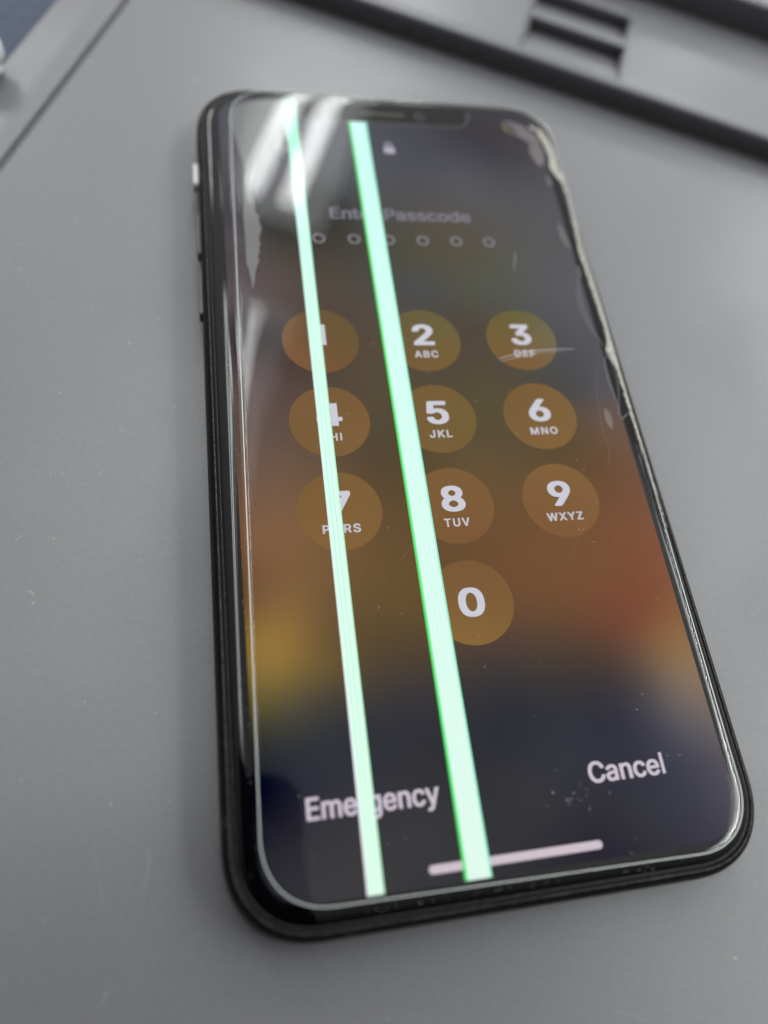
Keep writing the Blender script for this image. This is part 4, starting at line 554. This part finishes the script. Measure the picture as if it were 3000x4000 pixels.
GLY['sl'] = [250, [[[65, -6], [185, -6], [185, 745], [65, 745]]]]
MAT_DIGIT = emit("lit_digit", (lin(205), lin(204), lin(215)))
MAT_SMALL = emit("lit_letters", (lin(196), lin(193), lin(201)))
MAT_TITLE = emit("lit_title", (lin(122), lin(120), lin(130)))
MAT_WORD = emit("lit_words", (lin(207), lin(196), lin(208)))
MAT_RING = emit("lit_ring", (lin(132), lin(130), lin(138)))
MAT_BAR = emit("lit_bar", (lin(208), lin(194), lin(204)))
CAPB = max(p[1] for c in GLY['bE'][1] for p in c)
for k_ in ('b1', 'b4', 'bI', 'sl'):
    GLY[k_][0] *= CAPB / 727
    for c in GLY[k_][1]:
        for p in c: p[0] *= CAPB / 727; p[1] *= CAPB / 727
def words(name, text, wt, cx, base, width, cap, z, mat, parent, track=0.0):
    """text in display points: centred at cx, baseline y, total ink width and capital height"""
    x = 0.0; L = []
    for ch in text:
        if ch == ' ': x += 200; continue
        g = GLY[wt + ch]
        xs0 = min(p[0] for c in g[1] for p in c)
        for c in g[1]: L.append([(x + p[0], p[1]) for p in c])
        x += g[0] + track
    x0 = min(p[0] for c in L for p in c); x1 = max(p[0] for c in L for p in c)
    kx = width / (x1 - x0)
    g0 = [p[1] for c in GLY[wt + 'E'][1] for p in c]; y0_ = min(g0); ky = cap / (max(g0) - y0_)
    V, F = [], []
    # group contours: outer loops own the holes inside them
    def area(c): return sum(c[i-1][0] * c[i][1] - c[i][0] * c[i-1][1] for i in range(len(c))) / 2
    def contains(o_, q): return inside(np.array([q], float), o_)[0]
    L.sort(key=lambda c: -abs(area(c)))
    used = [False] * len(L)
    for i, c in enumerate(L):
        if used[i]: continue
        grp = [c]; used[i] = True
        for j in range(i + 1, len(L)):
            if not used[j] and contains(c, L[j][0]): grp.append(L[j]); used[j] = True
        pl = [[(sx(cx + (p[0] - (x0 + x1) / 2) * kx), sy(base - (p[1] - y0_) * ky)) for p in q] for q in grp]
        v, f = poly_fill(pl, z)
        k = len(V); V += v; F += [tuple(a + k for a in t) for t in f]
    return mesh(name, V, F, mat, parent)
Zb, Zt, Zl = Z + 0.01, Z + 0.02, Z + 0.03
KEYS = [('1', '', 0, 0), ('2', 'ABC', 1, 0), ('3', 'DEF', 2, 0), ('4', 'GHI', 0, 1), ('5', 'JKL', 1, 1), ('6', 'MNO', 2, 1),
        ('7', 'PQRS', 0, 2), ('8', 'TUV', 1, 2), ('9', 'WXYZ', 2, 2), ('0', '', 1, 3)]
WID = {'1': 10.5, '2': 21.5, '3': 21.5, '4': 23.5, '5': 21.5, '6': 22, '7': 21, '8': 22, '9': 22, '0': 23}
LW = {'ABC': 24, 'DEF': 22, 'GHI': 19, 'JKL': 22, 'MNO': 27.5, 'PQRS': 33, 'TUV': 23.5, 'WXYZ': 35}
for d, letters, cxi, cyi in KEYS:
    cx, cy = 187.5 + (cxi - 1) * BPX, BY0 + cyi * BPY
    V, F, PP = [(sx(cx), sy(cy), Zb)], [], [(cx, cy)]
    ns = 64; radii = (0.25, 0.5, 0.75, 1.0)
    for rr in radii:
        for k in range(ns):
            a = 2 * math.pi * k / ns
            p = (cx + rr * BD / 2 * math.cos(a), cy - rr * BD / 2 * math.sin(a)); PP.append(p); V.append((sx(p[0]), sy(p[1]), Zb))
    for k in range(ns):
        j = (k + 1) % ns
        F.append((0, 1 + k, 1 + j))
        for q in range(len(radii) - 1):
            F.append((1 + q * ns + k, 1 + (q + 1) * ns + k, 1 + (q + 1) * ns + j, 1 + q * ns + j))
    b = mesh("keypad_button", V, F, MAT_PIX, display)
    paint(b, fieldB(PP))
    b['label'] = "round brown keypad button of the digit " + d
    base = cy + (6.2 if d != '0' else 12.7)
    words("keypad_digit", d, 'b', cx, base, WID[d], 25.0, Zt, MAT_DIGIT, display)['label'] = "white digit " + d
    if letters:
        words("keypad_letters", letters, 'b', cx, cy + 20.8, LW[letters], 8.0, Zt, MAT_SMALL, display, track=95)['label'] = "small white letters " + letters
words("title_text", "Enter Passcode", 's', 187.5, 179.0, 155.5, 15.5, Zt, MAT_TITLE, display)['label'] = "blurred words Enter Passcode"
words("emergency_text", "Emergency", 's', 86.0, 758.6, 99.5, 15.6, Zt, MAT_WORD, display)['label'] = "word Emergency"
words("cancel_text", "Cancel", 's', 289.0, 758.8, 65.0, 15.6, Zt, MAT_WORD, display)['label'] = "word Cancel"
for k in range(6):
    cx = 187.5 + (k - 2.5) * 37.0
    flat_poly("passcode_ring", [rr_pts(cx - 6.6, 207 - 6.6, cx + 6.6, 207 + 6.6, 6.6), rr_pts(cx - 4.6, 207 - 4.6, cx + 4.6, 207 + 4.6, 4.6)], Zt, MAT_RING, display)
flat_poly("home_indicator", [rr_pts(187.5 - 67.5, 798.6, 187.5 + 67.5, 804.6, 2.95, 2.0, 8)], Zt, MAT_BAR, display)
MAT_LOCK = emit("lit_lock", (lin(176), lin(172), lin(186)))
lk = flat_poly("lock_icon", [rr_pts(181.0, 68.5, 193.6, 78.6, 2.0, 2.0, 6)], Zt, MAT_LOCK, display)
flat_poly("lock_shackle", [rr_pts(183.2, 60.6, 191.4, 72.5, 4.05, 2.0, 8), rr_pts(185.0, 62.4, 189.6, 70.8, 2.25, 2.0, 8)], Zt - 0.004, MAT_LOCK, display)

# the two dead-pixel lines: columns of saturated green pixels, each column its own shade
def column_strip(xs, cols, y0, y1, label):
    """colour constant between xs[i] and xs[i+1]"""
    V, F, Cc = [], [], []
    ys = [y0 + (y1 - y0) * i / 24 for i in range(25)]
    for i, c in enumerate(cols):
        for j, y in enumerate(ys):
            t = (y - y0) / (y1 - y0)
            cc = c if callable(c) is False else c(t)
            for x in (xs[i], xs[i + 1]):
                V.append((sx(x), sy(y), Zl)); Cc.append(cc)
            if j:
                k = len(V) - 4
                F.append((k, k + 2, k + 3, k + 1))
    o = mesh("green_line", V, F, MAT_PIX, display); paint(o, Cc); o['label'] = label
    return o
L3 = lambda r_, g_, b_, s=1.0: (lin(r_) * s, lin(g_) * s, lin(b_) * s)
def mixc(a, b): return lambda t: tuple(p * (1 - t) + q * t for p, q in zip(a, b))
X0, X1 = 73.8, 86.4
core = mixc(L3(208, 255, 242, 1.05), L3(224, 255, 238, 1.05))
dim = mixc(L3(190, 252, 230), L3(160, 238, 188))
def stripe_aware(f, top):  # dims the top pixels to offset lamp light mirrored over them
    return lambda t: tuple(p + (q - p) * min(1, max(0, (t - 0.06) / 0.16)) for p, q in zip(top, f(t) if callable(f) else f))
column_strip([X0, X0 + .9, X0 + 3.6, X0 + 4.1, X0 + 7.3, X0 + 7.8, X0 + 11.4, X1],
             [mixc(L3(170, 250, 215), L3(250, 235, 250))] + [stripe_aware(f_, L3(158, 250, 205)) for f_ in (core, dim, core, dim, core)] + [ mixc(L3(165, 245, 205), L3(192, 252, 208))],
             0.0, 812.0, "narrower green line, left, from the top edge")
X0, X1 = 145.1, 165.9
wc = [L3(70, 225, 88), L3(150, 245, 185)]
wx = [X0, X0 + 1.5, X0 + 2.8]
for k_ in range(13):
    s_ = 1.05 - 0.02 * (k_ % 3)
    wx.append(X0 + 2.8 + (k_ + 1) * 1.27)
    wc.append(mixc(L3(203, 255, 246, s_), L3(224, 251, 238, s_)))
wx.append(X1); wc.append(L3(150, 240, 205))
column_strip(wx, wc, 30.0, 812.0, "wider green line with a darker green left edge, from the notch down")

# notch hardware
Zn = TOPZ + 0.015
flat_poly("earpiece_grille", [rr_pts(160.5, 11.5, 212.5, 17.5, 2.9, 2.0, 8)], Zn, MAT_GRILLE, phone)
MAT_LENSRING = pbr("lens_ring", (0.16, 0.16, 0.15), 0.3)
MAT_LENS = pbr("camera_lens", (0.01, 0.012, 0.02), 0.05)
fc = flat_poly("front_camera", [rr_pts(225, 9, 237, 21, 5.9, 2.0, 8)], Zn, MAT_LENSRING, phone)
flat_poly("lens", [rr_pts(227.5, 11.5, 234.5, 18.5, 3.4, 2.0, 8)], Zn + .01, MAT_LENS, fc)
# pale outline round the notch, painting in the glow where the film lifts
def notch_path(e):
    N0, N1, ND = 83.0 - e, 292.0 + e, 30.0 + e
    P = [(N0, 4)]
    for k in range(0, 11):
        a = math.radians(180 - 90 * k / 10); P.append((N0 + 20 + 20 * math.cos(a), ND - 20 + 20 * math.sin(a)))
    for k in range(0, 11):
        a = math.radians(90 - 90 * k / 10); P.append((N1 - 20 + 20 * math.cos(a), ND - 20 + 20 * math.sin(a)))
    P.append((N1, 4)); return [(sx(x), sy(y)) for x, y in P]
NP = notch_path(-0.6)
V, F = ribbon(NP, [0.22 if i < 12 else (0.30 if i < 20 else 0.42) for i in range(len(NP))], Z + 0.035)
mesh("notch_outline", V, F, MAT_CRACK, phone)

# ---- screen protector, stuck on a little askew
PZ0, PZ1 = TOPZ + 0.08, TOPZ + 0.42
PROT = math.radians(-0.8)
PCX, PCY, PHX, PHY, PRD = 1.55, 0.35, 31.55, 68.75, 8.4
def prot(off, z): return (rrect(PHX - off, PHY - off, PRD - off, 2.25, 18, PCX, PCY, PROT), z)
pr = [prot(0.05, PZ1 - 0.16), prot(0.10, PZ1 - 0.10), prot(0.17, PZ1 - 0.055), prot(0.28, PZ1 - 0.022), prot(0.42, PZ1 - 0.006), prot(0.62, PZ1), prot(3.0, PZ1)]
protector = loft("screen_protector", pr, MAT_PROTECTOR, phone, True, cap_last=True)
protector['label'] = "clear tempered glass screen protector, cracked along the right side"
loft("glint_edge", [prot(0.02, PZ0), prot(0.0, PZ0 + 0.03), prot(0.0, PZ1 - 0.22), prot(0.05, PZ1 - 0.16)], MAT_EDGE, protector, True)

# the strip of the phone's own glass left bare beside the protector
V, F = ribbon([(-30.75, -66), (-30.35, -30), (-29.95, 0), (-29.5, 35), (-29.2, 62)], 0.9, Z + 0.045, taper=False)
V = [(min(x, x) if i % 2 else x, y, z) for i, (x, y, z) in enumerate(V)]
mesh("bare_glass_margin", V, F, MAT_PROTECTOR, phone)
loft("glint_bevel", [prot(0.03, PZ1 + 0.004), prot(0.15, PZ1 + 0.010)], MAT_EDGE, protector, False)  # raised pale ring painting the glint along the edge
# crumbled right edge (inner side ragged, outer side straight)
INN = [[30.9,62.44],[31.89,56.05],[31.45,51.85],[33.1,46.51],[32.43,34.21],[32.11,30.51],[32.23,28.39],[32.34,23.94],[32.56,15.39],[32.25,10.47],[31.9,7.8],[32.52,4.65],[32.6,-3.93],[32.8,-14.79],[33.05,-24.09]]
OUT = [[31.6,63.6],[33.5,58.29],[33.5,47.87],[33.45,39.31],[33.25,32.99],[33.2,25.13],[33.25,16.51],[33.25,7.79],[33.25,2.06],[33.2,-7.83],[33.15,-16],[33.1,-24.1]]
def resample(P, n, jit):
    P = [Vector(p) for p in P]; D = [0]
    for a, b in zip(P, P[1:]): D.append(D[-1] + (b - a).length)
    out = []
    for i in range(n):
        t = D[-1] * i / (n - 1); k = max(j for j in range(len(D)) if D[j] <= t + 1e-9); k = min(k, len(P) - 2)
        q = P[k].lerp(P[k + 1], (t - D[k]) / (D[k + 1] - D[k]))
        out.append((q.x + random.gauss(0, jit), q.y))
    return out
NS = 420
ci, co = resample(curvy(INN, 6), NS, 0.085), resample(curvy(OUT, 6), NS, 0.015)
V, F = [], []
for i in range(NS):
    fade = 1.0 - 0.35 * (i / NS)
    a, b = Vector(ci[i]), Vector(co[i])
    V += [(a.x, a.y, PZ1 + 0.01), (a.lerp(b, .35).x, a.lerp(b, .35).y, PZ1 + 0.05 + random.uniform(0, .06)), (a.lerp(b, .8).x, a.lerp(b, .8).y, PZ1 - 0.02 + random.uniform(0, .05)), (b.x, b.y, PZ0 - 0.25)]
    if i:
        for q in range(3):
            k = 4 * (i - 1) + q
            F.append((k, k + 4, k + 5, k + 1))
ce = mesh("chipped_edge", V, F, MAT_CHIP, protector)
ce['label'] = "cream crumbled glass along the broken right edge"

CR = {
 'A': ([[30.94,25.86],[29.81,20.79],[29.82,15.66],[30.73,11.93],[31.91,9.18]], 0.11),
 'B': ([[31.9,8.2],[31.2,7.4],[30.76,6.5],[30.45,2.57],[30.72,-0.17],[30.76,-2.7]], 0.09),
 'C': ([[32.05,7.06],[32.07,4.03],[31.82,1.27],[31.21,-1.43],[30.61,-3.58],[30.86,-4.81]], 0.09),
 'D': ([[29.55,6.72],[28.28,3.17],[27.37,-2.22],[26.92,-7.47],[27.07,-10.21],[25.9,-13.6]], 0.025),
 'G': ([[23.12,-18.11],[19.96,-22.49],[15.31,-28.44]], 0.015),
 'H': ([[-2.66,-18.59],[-5.93,-22.59],[-9.14,-26.62]], 0.025),
 'F': ([[19.78,30.43],[19.2,28.3],[18.54,26.1]], 0.07),
 'K': ([[30.2,24.5],[29.2,20.3],[29.1,17.0],[29.6,14.0]], 0.05),
 'L': ([[30.86,-4.81],[31.5,-4.2],[32.2,-3.6]], 0.16),
}
for k_, (P, w) in CR.items():
    cp = curvy(P, 8, 0.012)
    V, F = ribbon(cp, w, PZ1 + 0.012)
    mesh("crack", V, F, MAT_CRACK if k_ != 'F' else MAT_SCRATCH, protector)
for P, w in (([[11.91,7.43],[16.38,8.62],[21.17,9.21],[25.93,9.28]], 0.13), ([[12.0,6.9],[15.5,7.7],[19.0,8.2]], 0.07), ([[17,8.3],[21.17,8.75],[24.0,8.8]], 0.06)):
    V, F = ribbon(curvy(P, 8, 0.012), w, PZ1 + 0.014)
    mesh("scratch", V, F, MAT_SCRATCH, protector)['label'] = "bright scratch across the 3 key"
# splinters where the cracks meet at the edge
V, F = [], []
for k in range(26):
    a = random.uniform(math.radians(120), math.radians(260)); L_ = random.uniform(.25, 1.1)
    p = (32.1 + random.uniform(-.2, .2), 8.3 + random.uniform(-.5, .5))
    v, f = ribbon([p, (p[0] + L_ * math.cos(a) * .7, p[1] + L_ * math.sin(a))], [0.10, 0.01], PZ1 + 0.02)
    n0 = len(V); V += v; F += [tuple(q + n0 for q in t) for t in f]
tag(mesh("glass_splinters", V, F, MAT_SCRATCH, protector), kind="stuff")

# air gaps under the protector; their extra reflection is painted pale
def bubble(P, mat, name="air_gap", jit=0.03, k=5, label=None, z=None):
    Q = curvy(P + [P[0]], k, jit)[:-1]
    V, F = poly_fill([Q], PZ0 - 0.02)
    o = mesh(name, V, F, mat, protector)
    if label: o['label'] = label
bubble([[-29.18,60.27],[-28.66,57.9],[-27.85,53.23],[-27.39,50.09],[-27.49,45.85],[-27.6,41.72],[-27.89,37.68],[-27.87,34.28],[-27.87,30.45],[-27.92,27.45],[-27.62,25.98],[-27.35,24.03],[-27.13,21.87],
        [-26.79,24.04],[-26.38,26.25],[-25.83,27.75],[-25.97,28.49],[-25.6,30.1],[-25.7,30.8],[-25.43,31.28],[-25.55,32.6],[-25.41,33.33],[-25.03,34.9],[-25.33,36.46],[-25.33,38.05],[-25.89,38.56],[-25.89,40.44],[-26.24,43.15],[-26.25,44.8],
        [-26.2,46],[-25.6,48.5],[-24.2,53],[-22,58],[-20.0,62.0],[-18.6,66.5],[-22,67.2],[-26.5,66.0],[-28.7,63.5]], MAT_BUBBLE, label="jagged pale patch under the top left of the protector")
px = lambda L_: [[sx(x), sy(y)] for x, y in L_]
bubble([[26.6,64.9],[28.6,63.9],[29.4,62.6],[31.0,61.4],[31.1,59.0],[29.2,58.8],[27.9,60.3],[26.4,61.2],[25.0,62.5],[24.4,64.4],[25.2,65.2]], MAT_BUBBLE_PINK, label="pinkish lifted patch in the top right corner")
bubble([[24.3,64.6],[25.4,64.5],[26.2,63.4],[26.9,62.3],[26.2,61.5],[25.0,62.0],[24.2,63.1]], MAT_BUBBLE_GOLD, label="yellowish fleck by the top right corner")
bubble([[28.9,58.9],[30.9,59.0],[31.2,56.5],[31.0,54.4],[30.2,53.2],[29.2,53.4],[28.8,55.0],[28.4,56.8]], MAT_BUBBLE_PINK)
bubble([[30.3,50.4],[30.9,50.2],[31.1,48.4],[30.6,47.6],[30.2,48.8]], MAT_BUBBLE_GREY)
bubble([[29.7,37.6],[30.2,38.0],[30.7,36.0],[31.0,33.6],[31.0,32.0],[30.2,32.9],[29.6,34.6]], MAT_BUBBLE_GREY)
bubble([[31.2,27.9],[31.5,27.8],[31.5,25.8],[31.1,25.6]], MAT_BUBBLE_GREY)
MAT_TAN = sheet_glass("tan_air_gap", 1.5, 1.0, 0.2, pale=((0.62, 0.54, 0.44), 0.55))
bubble([[28.7,-2.2],[29.35,-3.3],[29.3,-5.2],[28.75,-6.4],[28.1,-4.9],[28.2,-3.3]], MAT_TAN, jit=0.0, k=1, label="tan diamond-shaped fleck near the right edge")
for P_ in ([[31.5,60.6],[32.3,59.6],[32.1,58.2],[31.4,58.9]], [[32.6,12.2],[33.2,11.4],[33.0,9.0],[32.2,8.4],[31.6,8.9],[32.1,10.2]], [[32.9,50.5],[33.6,50.9],[33.5,48.6],[32.7,48.2]], [[32.2,29.9],[33.1,30.6],[32.9,28.2],[32.1,28.6]], [[29.8,63.9],[31.0,62.9],[30.6,62.3],[29.5,63.1]]):
    V, F = poly_fill([P_], PZ1 + 0.07)
    mesh("glass_flake", V, F, MAT_CHIP, protector)
# greasy specks under Cancel
V, F = [], []
def speck(x, y, r_, z, V, F, zs=0.5):
    n0 = len(V); m = 5
    V.append((x, y, z + r_ * zs))
    for q in range(m):
        a = 2 * math.pi * q / m + random.random(); rr = r_ * random.uniform(.6, 1.25)
        V.append((x + rr * math.cos(a), y + rr * math.sin(a), z))
    for q in range(m): F.append((n0, n0 + 1 + q, n0 + 1 + (q + 1) % m))
for x, y, r_ in [(6.99, -56.54, 0.087), (6.02, -59.23, 0.159), (9.84, -58.32, 0.072), (9.72, -58.83, 0.072), (10.51, -59.22, 0.087), (10.75, -59.47, 0.072), (10.42, -59.99, 0.087), (8.79, -59.57, 0.115), (8.36, -60.1, 0.101), (7.71, -60.34, 0.159), (7.83, -60.74, 0.101), (8.13, -60.45, 0.087), (7.61, -60.13, 0.115), (9.03, -60.21, 0.072), (9.51, -60.55, 0.087), (10.39, -61.75, 0.115), (10.49, -61.44, 0.072), (13.59, -60.11, 0.13), (22.94, -56.53, 0.101), (15.67, -65.82, 0.087), (14.58, -67.29, 0.087), (22.53, -63.2, 0.058)]:
    speck(x, y, r_, PZ1 + .015, V, F)
    speck(x + random.gauss(0, r_), y + random.gauss(0, r_), r_ * .6, PZ1 + .015, V, F)
tag(mesh("smudge_specks", V, F, MAT_CRACK, protector), kind="stuff")

# the phone that takes the picture, held above: it shows as a dark shape in the glass and shades the mat
def cam_pt(x, y, z):                         # x right, y up, z towards the photographer, mm from the lens
    p = Vector([CAMP[i] + Rr[0][i] * x - Rr[1][i] * y - Rr[2][i] * z for i in range(3)])
    return p
holder = empty("camera_phone", tuple(c * MMM for c in cam_pt(-24, -60, 2.5)))
tag(holder, "navy camera phone held above, seen only mirrored in the glass near the word Emergency", "phone")
MAT_NAVY = pbr("navy_back_glass", (0.010, 0.012, 0.028), 0.25)
MAT_LENSCAP = pbr("camera_ring", (0.03, 0.032, 0.045), 0.3)
def cam_loft(name, rings, mat, closed=True):
    V, F = [], []
    n = len(rings[0][0])
    for P, z in rings: V += [tuple(cam_pt(x, y, z) - Vector(cam_pt(-24, -60, 2.5))) for x, y in P]
    for r_ in range(len(rings) - 1):
        for i in range(n):
            j = (i + 1) % n
            F.append((r_ * n + i, r_ * n + j, (r_ + 1) * n + j, (r_ + 1) * n + i))
    F.append(tuple(reversed(range(n)))); F.append(tuple((len(rings) - 1) * n + i for i in range(n)))
    return mesh(name, V, F, mat, holder, True)
def cr_(o_): return rrect(37 - o_, 80 - o_, 9 - o_, 2.2, 12, -24, -60)
cam_loft("body", [(cr_(1.2), 3.0), (cr_(0.3), 3.6), (cr_(0), 5.0), (cr_(0), 9.5), (cr_(0.3), 11), (cr_(1.2), 11.6)], MAT_NAVY)
cam_loft("lens_ring", [(rrect(6.5, 6.5, 6.4, 2, 12), 2.4), (rrect(6.8, 6.8, 6.7, 2, 12), 3.1)], MAT_LENSCAP)
cam_loft("lens_ring", [(rrect(6.5, 6.5, 6.4, 2, 12, 0, -22), 2.0), (rrect(6.8, 6.8, 6.7, 2, 12, 0, -22), 3.1)], MAT_LENSCAP)

# dust: short curled fibres and grains, on the mat and on the glass
V, F = [], []
def fibre(x, y, z, L_, w, V, F):
    a = random.uniform(0, 6.28); bend = random.uniform(-2.2, 2.2); P = []
    for q in range(4):
        P.append((x, y)); x += L_ / 3 * math.cos(a); y += L_ / 3 * math.sin(a); a += bend / 3
    v, f = ribbon(P, w, z); n0 = len(V); V += v; F += [tuple(t_ + n0 for t_ in t) for t in f]
for k in range(420):
    x, y = random.uniform(-85, 110), random.uniform(-110, 92)
    if abs(x) < 38 and abs(y) < 74: continue
    if k % 3: speck(x, y, random.uniform(.06, .14) if k % 10 else random.uniform(.16, .28), 0.0, V, F)
    else: fibre(x, y, 0.06, random.uniform(.4, 1.5), random.uniform(.06, .12), V, F)
for x, y, r_ in ((-55.8, 85.6, .45), (44.6, -60.9, .28), (38.5, -71.5, .26), (29.3, -82, .26), (62, 85, .5)):
    z = 0.0
    speck(x, y, r_, z, V, F)
tag(mesh("dust_on_mat", V, F, MAT_DUST), "pale dust grains and lint scattered over the grey mat", kind="stuff")
# faint pale scuffs rubbed into the mat
MAT_SCUFF = sheet_glass("faint_scuff", 1.02, 0.0, 0.5, pale=((0.75, 0.75, 0.76), 0.16))
V, F = [], []
for k in range(70):
    x, y = random.uniform(-85, 110), random.uniform(-110, 90)
    if abs(x) < 37 and abs(y) < 73: continue
    a_ = random.choice((0.9, 2.2, 1.6)) + random.gauss(0, .3); L_ = random.uniform(2, 9)
    P_ = [(x, y), (x + L_ * .5 * math.cos(a_), y + L_ * .5 * math.sin(a_)), (x + L_ * math.cos(a_ + .12), y + L_ * math.sin(a_ + .12))]
    v, f = ribbon(curvy(P_, 4), random.uniform(.08, .22), 0.03); n0 = len(V); V += v; F += [tuple(q + n0 for q in t_) for t_ in f]
tag(mesh("scuff_marks", V, F, MAT_SCUFF), "faint pale scuffs on the grey mat", kind="stuff")
V, F = [], []
for k in range(90):
    x, y = random.uniform(-29, 31), random.uniform(-66, 60)
    if k % 2: speck(x, y, random.uniform(.03, .085), PZ1 + .015, V, F)
    else: fibre(x, y, PZ1 + 0.02, random.uniform(.25, .6), 0.035, V, F)
for k in range(60):
    y = random.uniform(-66, 30); x = -31.3 + random.gauss(0, .35)
    speck(x, y, random.uniform(.03, .07), TOPZ + .03, V, F)
for k in range(40):
    x = random.uniform(-20, 30); speck(x, -68.9 + random.gauss(0, .3), random.uniform(.03, .08), TOPZ + .03, V, F)
tag(mesh("dust_on_glass", V, F, MAT_DUST), "fine pale dust on the phone's glass", kind="stuff")
